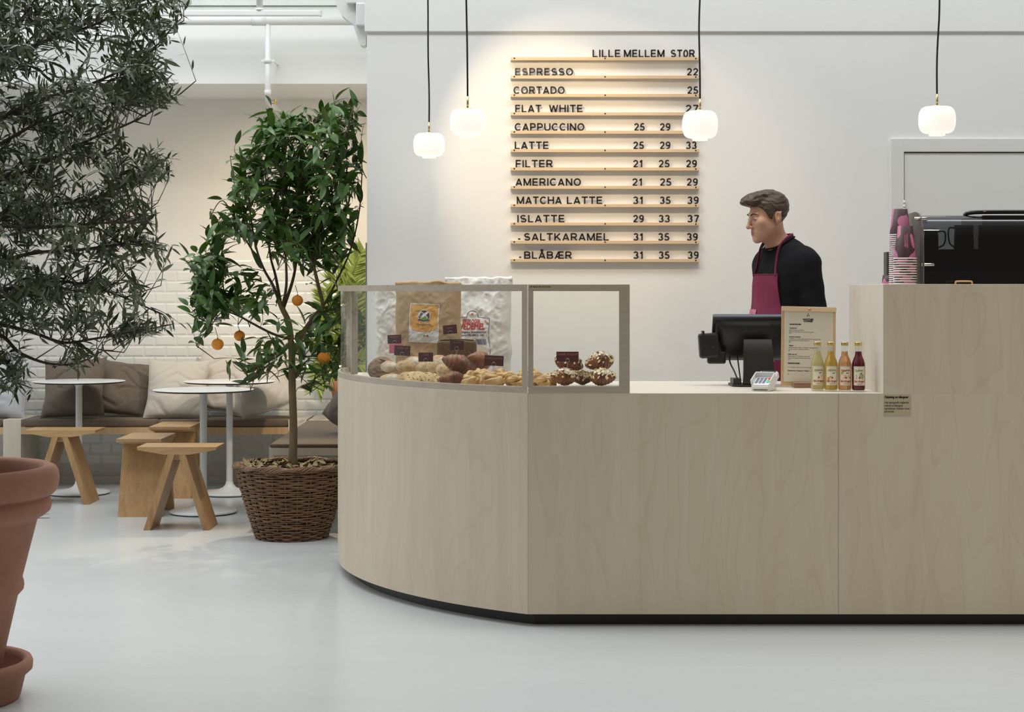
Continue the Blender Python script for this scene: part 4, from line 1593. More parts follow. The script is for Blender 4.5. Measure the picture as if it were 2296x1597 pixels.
oreg = [
    ([(-90, -60), (330, -60), (332, 60), (300, 160), (325, 230), (262, 270), (230, 330), (245, 420), (215, 520), (225, 590), (140, 640), (-90, 650)], 285, .42),
    ([(-90, -60), (170, -60), (190, 200), (180, 420), (120, 560), (-90, 600)], 130, .42),
    ([(330, -60), (400, -40), (412, 55), (372, 110), (400, 180), (422, 192), (392, 238), (330, 255), (295, 200)], 58, .30),
    ([(245, 290), (300, 318), (400, 335), (380, 396), (330, 410), (270, 430), (225, 400)], 40, .25),
    ([(225, 430), (330, 440), (362, 470), (356, 520), (388, 560), (370, 585), (290, 600), (225, 600)], 48, .3),
    ([(-90, 650), (150, 640), (290, 610), (335, 650), (255, 715), (150, 735), (-90, 755)], 110, .3),
    ([(300, 690), (405, 720), (388, 745), (300, 757), (235, 765)], 26, .12),
    ([(-90, 755), (55, 760), (68, 830), (72, 888), (40, 898), (-90, 900)], 36, .2),
    ([(110, 795), (242, 772), (236, 800), (182, 826), (176, 864), (166, 864), (158, 830)], 9, .08),
    ([(-560, -60), (-90, -60), (-90, 860), (-250, 860), (-420, 700), (-560, 300)], 130, .4),
]
crown(olive, OD, oreg, osk, K['olive_leaf'], K['olive_bark'], rs, ospec, None, bm_)
bm_.build('branches', K['olive_bark'], olive, True)

# ---- orange tree
rs = random.Random(8)
CD = 9.45


def CP(x, y, dd=0.0):
    return PX(x, y, CD + dd)


m = MB()
csk = []
csk += limb(m, [CP(656, 1046), CP(658, 960), CP(655, 860), CP(654, 790), CP(648, 727), CP(634, 694), CP(624, 672)], 0.0245, 0.0135, 14, 6)
csk += limb(m, [CP(655, 800), CP(664, 776), CP(682, 742), CP(712, 702), CP(724, 688), CP(716, 650), CP(704, 600)], 0.0165, 0.009, 10, 6)
m.build('trunk', K['bark'], citrus, True)
m = MB()
for k, (b, r0, r1) in enumerate([
    ([(626, 676), (612, 640), (590, 600), (572, 545), (556, 440), (548, 350)], .010, .003),
    ([(628, 674), (618, 620), (604, 560), (596, 430), (600, 290)], .010, .003),
    ([(632, 690), (642, 640), (640, 560), (634, 420), (650, 270)], .010, .003),
    ([(634, 694), (656, 630), (668, 563), (690, 420), (712, 270)], .011, .003),
    ([(704, 600), (714, 520), (748, 400), (792, 240)], .010, .003),
    ([(704, 600), (690, 540), (676, 430), (672, 300)], .008, .003),
    ([(724, 688), (750, 640), (786, 560), (806, 470), (812, 380)], .007, .003),
    ([(590, 600), (540, 520), (500, 450), (470, 490)], .006, .002),
    ([(572, 545), (530, 430), (516, 350)], .005, .002),
    ([(650, 760), (610, 748), (544, 713), (512, 690), (470, 640), (432, 600)], .009, .0025),
    ([(544, 713), (500, 700), (470, 735), (440, 775)], .005, .002),
    ([(512, 690), (500, 640), (500, 590), (480, 570)], .005, .002),
    ([(652, 775), (620, 800), (580, 820), (545, 830)], .005, .002),
    ([(657, 790), (690, 800), (730, 790), (790, 780)], .006, .002),
    ([(714, 701), (760, 690), (800, 690)], .005, .002),
    ([(657, 800), (660, 830), (690, 860)], .004, .002),
]):
    sp = rs.uniform(-.22, .22)
    csk += limb(m, [CP(x, y, sp * (i / (len(b) - 1))) for i, (x, y) in enumerate(b)], r0, r1, 7, 5)
cb_ = m
cspec = dict(inward=0, sx=1, twig=(.09, .20), rise=.38, sag=.10, r1=.0032, r2=.0022, gap=.020, opp=False, skip=.05, fwd=(.4, 1.0), ldroop=.02, L=(.085, .140), W=(.27, .36), prune=.9, tilt=.42, pet=.010, curl=(.05, .55), seg=6, turn=2.4)
keepc = lambda e: e.x < -0.815
creg = [
    ([(600, 238), (645, 244), (690, 252), (755, 216), (800, 212), (824, 240), (824, 460), (800, 480), (778, 545), (700, 590), (640, 590), (600, 545), (545, 540), (480, 505), (500, 430), (515, 380), (520, 306), (560, 318), (580, 258)], 235, .32),
    ([(640, 470), (800, 480), (780, 545), (770, 640), (690, 650), (650, 590)], 26, .25),
    ([(425, 500), (500, 470), (540, 545), (470, 540)], 7, .12),
    ([(412, 575), (440, 562), (500, 555), (560, 600), (625, 620), (630, 690), (560, 712), (500, 705), (478, 755), (425, 778), (425, 720), (415, 690), (425, 640)], 62, .22),
    ([(525, 800), (590, 740), (645, 700), (690, 700), (760, 640), (818, 650), (820, 800), (760, 845), (700, 880), (655, 845), (560, 850), (520, 845)], 60, .25),
]
crown(citrus, CD, creg, csk, K['citrus_leaf'], K['bark'], rs, cspec, keepc, cb_)
cb_.build('branches', K['twig'], citrus, True)
for (x, y, r, dd, hx, hy) in ((488, 772, 13.4, -.12, 482, 735), (537, 753, 12.2, -.10, 533, 730), (667, 674, 12.6, -.10, 662, 640), (726, 803, 14.2, -.12, 730, 770)):
    c = CP(x, y, dd)
    r = r / 407
    m = MB()
    m.ball(c, (r, r, r * 0.97), 28, None, 0, lambda d: 1 - 0.05 * max(0, d.z - .8) * 5 + 0.012 * noise.noise(d * 2.0))
    og = m.build('orange', K['orange'], citrus, True)
    m = MB()
    h = CP(hx, hy, dd * .6)
    m.tube(smooth_path([h, lerp(h, c, .5) + Vector((0.006, 0, 0)), c + Vector((0, 0, r * .95))], 4), .0018, 5)
    m.ball(c + Vector((0, 0, r * .94)), (.006, .006, .003), 10)
    m.build('fruit_stalk', K['bark'], citrus, True)

# ---- palm on the corner ledge
m = MB()
m.box((-1.39, 11.68, 0.442), (WX - 0.013, 12.155, 0.476), 0.001)
m.build('corner_ledge', K['birch_end'], ret, True)
PD = 11.92
pc = PX(776, 900, PD)
palm = thing('potted_palm', (pc.x, PD, 0.477), 'green palm in a small terracotta pot in the corner behind the orange tree', 'plant')
m = MB()
m.lathe([(0, .012), (.075, .012), (.078, .02), (.100, .18), (.112, .184), (.120, .20), (.123, .255), (.118, .262), (.108, .258), (.104, .23)], 40)
m.lathe([(0, 0.0), (.095, 0.0), (.102, .012), (.106, .028), (.100, .028), (.094, .012), (0, .010)], 40)
m.build('pot', K['terracotta_pale'], palm)
m = MB()
m.lathe([(0, .236), (.105, .232)], 30)
m.build('soil', K['soil'], palm)
rs = random.Random(4)
fm, rm = MB(), MB()
fr_ = [
    [(778, 868, 0), (792, 745, .0), (808, 650, -.05), (818, 560, -.1)],
    [(776, 868, 0), (764, 740, -.05), (756, 650, -.12), (752, 585, -.2)],
    [(774, 868, 0), (752, 770, -.1), (738, 700, -.2), (728, 650, -.28)],
    [(780, 868, 0), (812, 720, .02), (840, 640, .03), (862, 590, .04)],
    [(774, 868, 0), (748, 815, -.12), (726, 832, -.25), (708, 872, -.32)],
    [(776, 868, 0), (760, 790, -.15), (735, 760, -.28), (716, 770, -.36)],
    [(780, 868, 0), (796, 780, -.1), (820, 730, -.2), (846, 720, -.28)],
    [(778, 868, 0), (784, 760, -.15), (790, 690, -.3), (800, 630, -.42)],
    [(776, 868, 0), (770, 760, .06), (775, 660, .1), (786, 600, .12)],
    [(778, 868, 0), (796, 740, .1), (800, 650, .12), (806, 575, .1)],
    [(776, 868, 0), (775, 720, -.1), (790, 620, -.2), (812, 560, -.3)],
    [(778, 868, 0), (800, 820, -.15), (830, 820, -.25), (850, 850, -.3)],
]
for b in fr_:
    P = smooth_path([PX(x, y, PD + dd) for x, y, dd in b], 8)
    rm.tube(P, [lerp(.006, .0012, i / (len(P) - 1)) for i in range(len(P))], 5)
    for i in range(6, len(P)):
        t = (P[i] - P[i - 1]).normalized()
        f = (i - 6) / (len(P) - 7)
        L = .22 * (1 - .55 * f)
        sd = t.cross(Vector((0, -1, .2))).normalized()
        for sgn in (-1, 1):
            for kk in (0, .5):
                d = t * rs.uniform(.75, 1.1) + sd * sgn * rs.uniform(.65, .9) + Vector((rs.gauss(0, .1), rs.gauss(0, .2), -.05))
                p = lerp(P[i - 1], P[i], kk)
                e = p + d.normalized() * L
                if e.x > WX - .02 or e.y > 12.17:
                    continue
                leaf(fm, p, d, Vector((rs.gauss(0, .4), -1, .5)), L * rs.uniform(.85, 1.1), .016, rs.uniform(-.05, .2), .3, 5)
rm.build('stalks', K['palm_leaf'], palm, True)
fm.build('fronds', K['palm_leaf'], palm, True)
# ---------------------------------------------------------------- sacks behind the bread
def sack(name, px0, px1, D, ztop, thick, mt, label, seed, pinch=0.25, skew=0.0, crum=1.0, cat='paper sack'):
    s = D / F
    xa, xb = (px0 - CX) * s, (px1 - CX) * s
    w, H = xb - xa, ztop - ZT
    t = thing(name, ((xa + xb) / 2, D, ZT + 0.001), label, cat)

    def front(x, z, sgn=-1):
        a, b = max(-1, min(1, x / (w / 2))), max(0.0, min(1.0, z / H))
        e = (1 - abs(a) ** 3.5) ** 0.6
        tb = thick * (1 - (1 - pinch) * max(0, (b - .45) / .55) ** 1.3)
        q = Vector((x * 11 + seed + z * 3, z * 9 + seed * 2 - x * 4, sgn * 3.0))
        n = 1 - 2.2 * abs(noise.noise(q)) + .55 * (1 - 2.2 * abs(noise.noise(q * 2.3 + Vector((4, 1, 0))))) + .3 * (1 - 2 * abs(noise.noise(q * 4.7)))
        n2 = noise.noise(Vector((x * 2.6 + seed * 5, z * 2.3, sgn)))
        return sgn * (tb * e + crum * (0.0065 * n + 0.012 * n2) * e)

    def P(x, z, sgn=-1, off=0.0):
        b = z / H
        xs = x + 0.006 * crum * noise.noise(Vector((z * 12 + seed, seed, 1.0 if x > 0 else 5.0))) + skew * max(0, b - .6) * w
        top = 0.012 * crum * noise.noise(Vector((x * 13 + seed, seed, 2))) * max(0, b - .8) * 5
        return Vector((xs, front(x, z, sgn) - off, z + top))
    m = MB()
    n1, n2 = 80, 96
    m.grid(lambda u, v: P(lerp(-w / 2, w / 2, u), v * H, -1), n1, n2, True)
    m.grid(lambda u, v: P(lerp(-w / 2, w / 2, u), v * H, 1), n1, n2, True, flip=True)
    m.build('sack_body', mt, t)
    m = MB()

    def roll(u, v):
        a = 2 * PI * v
        x = lerp(-w / 2 * .98, w / 2 * .98, u)
        c = P(x, H, -1) * .5 + P(x, H, 1) * .5
        r = 0.014 + 0.006 * noise.noise(Vector((u * 9, seed, v * 2)))
        return c + Vector((0, r * math.cos(a) * 1.2, r * math.sin(a) - .006))
    m.grid(roll, 40, 12, True)
    m.build('folded_top', mt, t)
    return t, P, w, H


b1, P1, w1, H1 = sack('flour_sack', 887, 1034, 8.02, EYE + 20 * 8.02 / F, 0.055, K['paper_brown'], 'brown paper flour sack with an orange label standing behind the bread', 3, 0.3)
sc_ = 8.02 / F


def L1(px, py):
    x = (px - CX) * sc_ - b1.location.x
    z = EYE - (py - CY) * sc_ - b1.location.z
    return x, z


def on1(off):
    return lambda x, z: P1(x, z, -1, off)


tilt = R(-2.5)
cx_, cz_ = L1(952, 724)


def lab1(u, v, off):
    ca, sa = math.cos(tilt), math.sin(tilt)
    return P1(cx_ + u * ca - v * sa, cz_ + u * sa + v * ca, -1, off)


hw, hh = 33 * sc_, 43.5 * sc_
m = MB()
quad(m, lambda x, z: lab1(x, z, .0015), -hw, -hh, hw, hh, 14, 18)
lb = m.build('label', K['label_white'], b1)
m = MB()
iw = hw - .005


def orn(u, v):
    a = lerp(-1, 1, u)
    bot = -0.34 * hh - 0.16 * hh * (1 - a * a) ** .5 + .16 * hh
    bot = hh * (-.18 - .26 * math.sqrt(max(0, 1 - a * a)))
    return lab1(a * iw, lerp(bot, hh - .005, v), .0026)


m.grid(orn, 16, 14, False)
m.build('orange_field', K['label_orange'], lb)
m = MB()
fn = lambda x, z: lab1(x, z, .0036)
dab(m, fn, 0, hh * .36, hw * .44, hw * .44, 24)
m.build('emblem_ring', K['label_white'], lb)
m = MB()
fn = lambda x, z: lab1(x, z, .0044)
dab(m, fn, 0, hh * .36, hw * .38, hw * .38, 24)
m.build('emblem_disc', K['brown_print'], lb)
m = MB()
fn = lambda x, z: lab1(x, z, .0052)
for rr in (R(42), R(-38)):
    dab(m, fn, 0, hh * .40, hw * .40, hw * .10, 8, 0, rr)
m.build('emblem_bird', K['label_white'], lb)
m = MB()
dab(m, lambda x, z: lab1(x, z, .0056), 0, hh * .23, hw * .30, hw * .13, 14)
m.build('emblem_hill', K['green'], lb)
m = MB()
fn = lambda x, z: lab1(x, z, .0058)
quad(m, fn, -hw * .40, hh * .115, hw * .40, hh * .175, 4, 1)
write(m, 'Mariagertoba', fn, 0, -hh * .10, .0072, .06, hw * 1.0, 'C')
m.build('maroon_print', K['brown_print'], lb)
m = MB()
quad(m, fn, -hw * .06, -hh * .70, hw * .12, -hh * .60, 2, 2)
m.build('green_mark', K['green'], lb)
m = MB()
dab(m, fn, hw * .24, -hh * .65, hw * .075, hw * .075, 12)
m.build('red_mark', K['red'], lb)

b2, P2, w2, H2 = sack('flour_sack', 996, 1146, 8.36, EYE + 30 * 8.36 / F, 0.06, K['paper_white'], 'white flour sack with red and blue print and tall crumpled top', 9, 0.3, 0.03, 1.5)
s2 = 8.36 / F


def at2(px, py):
    return (px - CX) * s2 - b2.location.x, EYE - (py - CY) * s2 - b2.location.z


f2 = lambda x, z: P2(x, z, -1, .002)
m = MB()
for word, pxc, py, hp, wp in (('ØKOLOGISK', 1057.5, 723.5, 8, 41), ('HVEDEMEL', 1055.5, 738, 13.5, 66)):
    x, z = at2(pxc, py)
    write(m, word, f2, x, z, hp * s2, .055, wp * s2, 'C')
x, z = at2(1090, 724)
write(m, 'EKSTRA', f2, x, z, 4 * s2, .04, 12 * s2, 'C', 0, R(-48))
x, z = at2(1058, 706)
for rr in (R(45), R(-45)):
    dab(m, f2, x, z + .004, .008, .0016, 8, 0, rr)
m.build('red_print', K['red'], b2)
m = MB()
for word, pxc, py, hp, wp in (('Malet af økologiske hvedekerner', 1049, 746, 4.3, 88), ('Statskontrolleret DK-ØKO-100', 1046, 753, 4.3, 82), ('Mølle A/S', 1070, 794.5, 5.5, 26)):
    x, z = at2(pxc, py)
    write(m, word, f2, x, z, hp * s2, .05, wp * s2, 'C')
rs = random.Random(2)
x0_, z0_ = at2(1067, 772)
x1_, z1_ = at2(1092, 759.5)
xx = x0_
while xx < x1_ - .001:
    wd = rs.choice((.0009, .0014, .0022))
    quad(m, f2, xx, z0_, xx + wd, z1_, 1, 4)
    xx += wd + rs.choice((.0011, .0016))
m.build('blue_print', K['blue'], b2)
m = MB()
fr_pts = [(1097, 806), (1097.5, 713), (1071, 711)] + [(1058.5 + 12.5 * math.cos(R(a)), 709 - 12.5 * math.sin(R(a))) for a in range(0, 181, 15)] + [(1046, 711), (1020, 711), (1020, 806)]
pts = [P2(*at2(*p), -1, .0015) for p in fr_pts]
pp = []
for a, b in zip(fr_pts[:-1], fr_pts[1:]):
    for k in range(6):
        q = (lerp(a[0], b[0], k / 6), lerp(a[1], b[1], k / 6))
        pp.append(P2(*at2(*q), -1, .0018))
m.tube(pp, .0011, 4)
m.build('label_outline', K['blue'], b2)

b3, P3, w3, H3 = sack('flour_sack', 838, 900, 8.30, EYE + 1 * 8.30 / F, 0.045, K['paper_white'], 'white crumpled flour sack half hidden left of the brown sack', 15, 0.6, 0.0, 1.4)

# ---------------------------------------------------------------- bread and pastry
PZ = ZT + 0.001


def onc(px, py, D):
    return PX(px, py, D)


def blob(mb, c, r, seed, amp=.06, freq=2.2, flat=True, n=24, M=None):
    def k(d):
        q = 1 + amp * noise.noise(d * freq + Vector((seed, seed * 2, 0)))
        if flat and d.z < -.35:
            q *= 1 - .35 * (-d.z - .35)
        return q
    return mb.ball(c, r, n, M, 0, k)


def rest(t, z=PZ):
    """Drop a thing so that its lowest vertex is at z."""
    lo = 1e9
    M = Matrix.Translation(t.location) @ t.rotation_euler.to_matrix().to_4x4()
    for o in kids(t):
        for v in o.data.vertices:
            lo = min(lo, (M @ v.co).z)
    t.location.z += z - lo


def loaf(px, py, D, r, mt, label, seed, amp=.05, z=None, name='round_loaf', cut=True):
    c = onc(px, py, D)
    t = thing(name, c, label, 'bread', 'bread and rolls on the counter end')
    m = MB()
    blob(m, (0, 0, 0), r, seed, amp, 2.0)
    m.build('crust', mt, t)
    rest(t, PZ if z is None else z)
    return t


lf1 = loaf(856, 812, 7.99, (.066, .085, .060), K['crust_dark'], 'round dark crusted sourdough loaf at the left end of the bread', 1, .07)
m = MB()
for k in range(3):
    pts = [Vector((.068 * math.cos(a) * (1 - .1 * k), -.03 + .028 * k - .045, .062 * math.sin(a))) for a in [R(x) for x in range(30, 151, 10)]]
m.tube([Vector((lerp(-.01, .055, q), -.070 + .03 * q * q, lerp(.035, .012, q) + .018)) for q in [i / 8 for i in range(9)]], [.001, .003, .004, .004, .004, .004, .003, .002, .001], 6)
m.build('score', K['choc'], lf1)
loaf(903, 800, 7.83, (.055, .035, .052), K['bun'], 'pale seeded half loaf behind the sesame rolls', 3, .05, None, 'seeded_loaf')

rye = thing('rye_loaf', onc(1024.5, 785, 7.78), 'square dark rye tin loaf in front of the sacks', 'bread')
m = MB()
b = bmesh.new()
bmesh.ops.create_cube(b, size=1)
zr1 = EYE - (764 - CY) * 7.74 / F
w_, d_, h_ = 89 * 7.74 / F, .10, zr1 - PZ
for v in b.verts:
    v.co = Vector((v.co.x * w_, v.co.y * d_, (v.co.z + .5) * h_))
bmesh.ops.bevel(b, geom=list(b.edges), offset=.018, segments=5, affect='EDGES', profile=.5)
bmesh.ops.subdivide_edges(b, edges=list(b.edges), cuts=2, use_grid_fill=True)
for v in b.verts:
    v.co += v.co.normalized() * .003 * noise.noise(v.co * 60)
    if v.co.z > h_ - .01:
        v.co.z += .004 * (1 - (2 * v.co.x / w_) ** 2)
m.bm(b, True)
m.build('loaf_body', K['rye'], rye)
m = MB()
m.grid(lambda u, v: Vector((lerp(-w_ / 2 + .012, w_ / 2 - .012, u), lerp(-d_ / 2 + .010, d_ / 2 - .010, v), h_ + .0025 + .004 * (1 - (2 * u - 1) ** 2) + .002 * noise.noise(Vector((u * 20, v * 10, 0))))), 24, 10)
m.build('top_crust', K['rye_top'], rye)
rye.location.z = PZ


def seeds(parent, r, n, seed, zmin=.1):
    m = MB()
    rs = random.Random(seed)
    for _ in range(n):
        while True:
            d = Vector((rs.gauss(0, 1), rs.gauss(0, 1), rs.gauss(0, 1))).normalized()
            if d.z > zmin:
                break
        c = Vector((d.x * r[0], d.y * r[1], d.z * r[2])) * 1.012
        a = Vector((rs.gauss(0, 1), rs.gauss(0, 1), rs.gauss(0, 1))).cross(d).normalized() * .0021
        q = d.cross(a).normalized() * .0012
        h = d * .0007
        m.add([c + a, c + q, c - a, c - q, c + h], [(0, 1, 4), (1, 2, 4), (2, 3, 4), (3, 0, 4)], True)
    m.build('sesame_seeds', K['seed'], parent)


def roll(px, py, D, r, mt, label, seed, sd=0, rot=(0, 0, 0), z=None):
    c = onc(px, py, D)
    t = thing('bread_roll', c, label, 'roll', 'bread and rolls on the counter end')
    m = MB()
    blob(m, (0, 0, 0), r, seed, .07, 1.8)
    m.build('crust', mt, t)
    if sd:
        seeds(t, r, sd, seed, -.1)
    t.rotation_euler = rot
    rest(t, PZ if z is None else z)
    return t


UP = PZ + .035
roll(881, 838, 7.72, (.060, .045, .024), K['flour'], 'flat floury roll in the bottom row at the left', 4, 0, (0, 0, .2))
roll(914, 836, 7.64, (.045, .045, .030), K['bun'], 'sesame roll in the bottom row under the price cards', 41, 120)
roll(962, 830, 7.66, (.048, .045, .034), K['bun'], 'sesame roll at the bottom behind the cookies', 44, 90)
roll(873, 818, 7.76, (.040, .042, .030), K['flour'], 'split floury roll beside the dark loaf, upper row', 5, 0, (0, .15, .3), UP + .008)
roll(911, 821, 7.72, (.048, .045, .029), K['bun'], 'sesame covered roll left of the cookie card', 6, 420, (.1, .05, 0), UP + .012)
roll(958, 820, 7.62, (.051, .046, .029), K['bun'], 'sesame covered roll under the cookie card', 7, 460, (.1, -.05, .4), UP + .012)
roll(999, 819, 7.52, (.046, .042, .033), K['bun'], 'sesame covered roll tilted against the big croissant', 8, 360, (.2, .5, 0), UP - .01)
roll(928, 808, 7.88, (.045, .042, .032), K['flour'], 'pale floury roll behind the sesame rolls at the left', 9, 0, (0, 0, 0), UP + .022)
roll(985, 801, 7.72, (.054, .045, .040), K['flour'], 'pale floury roll just in front of the rye loaf', 10, 0, (0, 0, .3), UP + .018)


def cookie(px, py, D, r, label, seed, rot):
    c = onc(px, py, D)
    t = thing('cookie', c, label, 'cookie', 'cookies on the counter end')
    m = MB()
    blob(m, (0, 0, 0), (r, r * .9, .013), seed, .22, 2.6)
    m.build('dough', K['cookie'], t)
    m = MB()
    rs = random.Random(seed)
    for _ in range(16):
        a, q = rs.uniform(0, 2 * PI), rs.uniform(.2, .85)
        p = Vector((r * q * math.cos(a), r * .9 * q * math.sin(a), .011 * math.sqrt(max(0, 1 - q * q)) + .001))
        m.ball(p, (rs.uniform(.002, .005), rs.uniform(.002, .004), .002), 6)
    m.build('chips', K['choc'], t)
    t.rotation_euler = rot
    rest(t)
    return t


cookie(930, 842, 7.50, .050, 'lumpy chocolate chip cookie, left of the three', 3, (R(38), R(-8), 0))
cookie(966, 846, 7.40, .046, 'lumpy chocolate chip cookie, middle of the three', 8, (R(42), R(6), .3))
cookie(993, 849, 7.36, .038, 'lumpy cookie beside the front croissant', 14, (R(40), R(4), .1))


def croissant_mesh(mb, L, r, seed, bend=0.95, nseg=6):
    def g(u, v):
        t = 2 * u - 1
        ang = t * bend
        Rb = L / (2 * bend)
        c = Vector((Rb * math.sin(ang), Rb * (1 - math.cos(ang)), 0))
        tx = Vector((math.cos(ang), math.sin(ang), 0))
        nx = Vector((-math.sin(ang), math.cos(ang), 0))
        st = abs(t) * nseg + .22 * math.sin(2 * PI * v + (1 if t > 0 else 2.2))
        saw = (st % 1.0)
        rr = r * (max(0.0, 1 - abs(t) ** 1.35)) ** .78 * (1.0 + .10 * (1 - saw) ** 1.2 - .05) + .0015
        a = 2 * PI * v
        rr *= 1 + .12 * noise.noise(Vector((t * 3 + seed, math.cos(a) * 2, math.sin(a) * 2)))
        return c + nx * (rr * math.cos(a) * 1.05) + Vector((0, 0, rr * math.sin(a)))
    mb.grid(g, 110, 24, True)
    return g


def croissant(px, py, D, L, r, label, seed, rot, z=None, name='croissant', almond=False):
    c = onc(px, py, D)
    t = thing(name, c, label, 'croissant', 'almond croissants' if almond else 'plain croissants')
    m = MB()
    g = croissant_mesh(m, L, r, seed)
    m.build('pastry', K['croissant'], t)
    if almond:
        rs = random.Random(seed)
        fm = MB()
        Mr = Euler(rot).to_matrix()
        for _ in range(520):
            u, v = rs.uniform(.10, .90), rs.random()
            p = g(u, v)
            q = g(u, v + .01)
            q2 = g(u + .01, v)
            n = (q2 - p).cross(q - p).normalized()
            cen = Vector((g(u, 0) + g(u, .5))) / 2
            if n.dot(p - cen) < 0:
                n = -n
            if (Mr @ n).z < rs.uniform(-.15, .75):
                continue
            nn = (n + Vector((rs.gauss(0, .4), rs.gauss(0, .4), rs.gauss(0, .4)))).normalized()
            a = nn.orthogonal().normalized()
            a = Matrix.Rotation(rs.uniform(0, 6.3), 3, nn) @ a
            b_ = nn.cross(a)
            s1, s2_ = rs.uniform(.005, .0095), rs.uniform(.003, .006)
            o = p + n * .0025
            fm.add([o + a * s1 * math.cos(k * PI / 4) + b_ * s2_ * math.sin(k * PI / 4) + nn * .0006 for k in range(8)], [tuple(range(8))], False)
        fm.build('almond_flakes', K['almond'], t)
        sm = MB()
        for (ua, ub, va, vb) in ((.20, .50, .08, .36), (.46, .82, .12, .44)):
            def sg(u, v, ua=ua, ub=ub, va=va, vb=vb):
                uu, vv = lerp(ua, ub, u), lerp(va, vb, v)
                p = g(uu, vv)
                cen = (g(uu, 0) + g(uu, .5)) / 2
                e = math.sin(PI * u) * math.sin(PI * v)
                return p + (p - cen).normalized() * (-.0035 + .0052 * min(1, e * 2.2) + .0030 * noise.noise(p * 130) + .0016 * noise.noise(p * 300))
            sm.grid(sg, 44, 34, True)
        sm.build('icing_sugar', K['sugar'], t)
    t.rotation_euler = rot
    rest(t, PZ if z is None else z)
    return t


croissant(1014, 846, 7.31, .125, .034, 'dark glazed croissant at the bottom front between cookies and knots', 2, (R(10), R(-8), R(15)))
croissant(1052, 845, 7.50, .10, .034, 'croissant in the bottom row beneath the big croissant, behind the front knot', 33, (R(10), 0, R(160)))
croissant(1029, 821, 7.38, .165, .045, 'big dark glazed croissant lying on top of the pile', 5, (R(-12), R(28), R(38)), PZ + .044)
croissant(1076, 818, 7.57, .15, .042, 'dark croissant behind the big one, under the KARDEMOMMESNURRE card', 11, (R(-12), R(20), R(60)), PZ + .058)


def knot(px, py, D, label, seed, rot, sc=1.0, z=None):
    c = onc(px, py, D)
    t = thing('cardamom_knot', c, label, 'bun', 'golden cardamom knots')
    m = MB()
    rs = random.Random(seed)
    for q in range(4):
        pts, rad = [], []
        ph = q * 2 * PI / 4
        for k in range(73):
            a = 2 * PI * k / 72 * 2
            rr = .030 + .014 * math.cos(a * 1.5 + ph)
            pts.append(Vector((rr * math.cos(a + q * .7) * sc, rr * math.sin(a + q * .7) * sc * .9, (.016 * math.sin(a * 1.5 + ph) + .006 * math.sin(a * 2 + q)) * sc)))
            rad.append((.0104 + .0020 * math.sin(k * .7 + q)) * sc)
        m.tube(pts, rad, 8, caps=False)
    blob(m, (0, 0, 0), (.034 * sc, .031 * sc, .017 * sc), seed, .1)
    m.build('dough', K['knot'], t)
    m = MB()
    for _ in range(14):
        a, q = rs.uniform(0, 2 * PI), rs.uniform(.012, .042)
        m.ball((q * math.cos(a) * sc, q * math.sin(a) * sc, .024 * sc), (.0014, .0014, .001), 5)
    m.build('cardamom', K['choc'], t)
    t.rotation_euler = rot
    rest(t, PZ if z is None else z)
    return t


knot(1060, 847, 7.27, 'golden twisted knot at the front, beside the front croissant', 1, (R(28), R(-6), .3), .92)
knot(1106, 850, 7.17, 'golden twisted knot at the front under the KARDEMOMMESNURRE card', 2, (R(26), R(5), 1.3), .95)
knot(1155, 850, 7.19, 'golden twisted knot at the front by the corner post', 3, (R(24), R(-4), 2.2), .92)
knot(1083, 840, 7.39, 'golden twisted knot in the second row under the right croissant', 4, (R(10), R(8), .8), .92, PZ + .012)
knot(1131, 838, 7.36, 'golden twisted knot in the second row right of the card wire', 5, (R(12), R(-8), 1.7), .95, PZ + .012)
knot(1184, 838, 7.40, 'golden twisted knot in the second row behind the corner post', 6, (R(14), R(4), .2), .92, PZ + .014)
knot(1206, 848, 7.15, 'golden twisted knot seen left in the square glass guard', 7, (R(26), R(-6), 2.9), .95)
knot(1232, 856, 7.27, 'golden twisted knot touching the almond croissants', 8, (R(30), R(20), 1.1), .72)

tr = thing('serving_tray', PX(1322, 866, 7.27), 'white porcelain tray under the almond croissants', 'tray')
tr.location.z = ZT + .0005
m = MB()
b = bmesh.new()
bmesh.ops.create_cube(b, size=1)
for v in b.verts:
    v.co = Vector((v.co.x * .255 * (1.04 if v.co.z > 0 else 1), v.co.y * .19 * (1.04 if v.co.z > 0 else 1), (v.co.z + .5) * .011))
bmesh.ops.bevel(b, geom=list(b.edges), offset=.004, segments=3, affect='EDGES')
m.bm(b, True)
m.build('plate', K['porcelain'], tr)
TZ = ZT + .0125
croissant(1266, 858, 7.21, .135, .034, 'almond croissant in the bottom row at the left, mostly below the rail', 21, (R(8), 0, R(8)), TZ, 'almond_croissant', True)
croissant(1349, 858, 7.21, .135, .034, 'almond croissant in the bottom row at the right, mostly below the rail', 22, (R(8), 0, R(-10)), TZ, 'almond_croissant', True)
croissant(1306, 862, 7.30, .10, .028, 'almond croissant at the bottom centre in shade between the others', 25, (0, 0, R(180)), TZ, 'almond_croissant', True)
croissant(1274, 836, 7.27, .140, .040, 'almond croissant on top at the left, under the MANDEL CROISSANT card', 23, (R(-14), R(14), R(-18)), TZ + .056, 'almond_croissant', True)
croissant(1346, 835, 7.29, .140, .040, 'almond croissant on top at the right', 24, (R(-14), R(-8), R(14)), TZ + .056, 'almond_croissant', True)


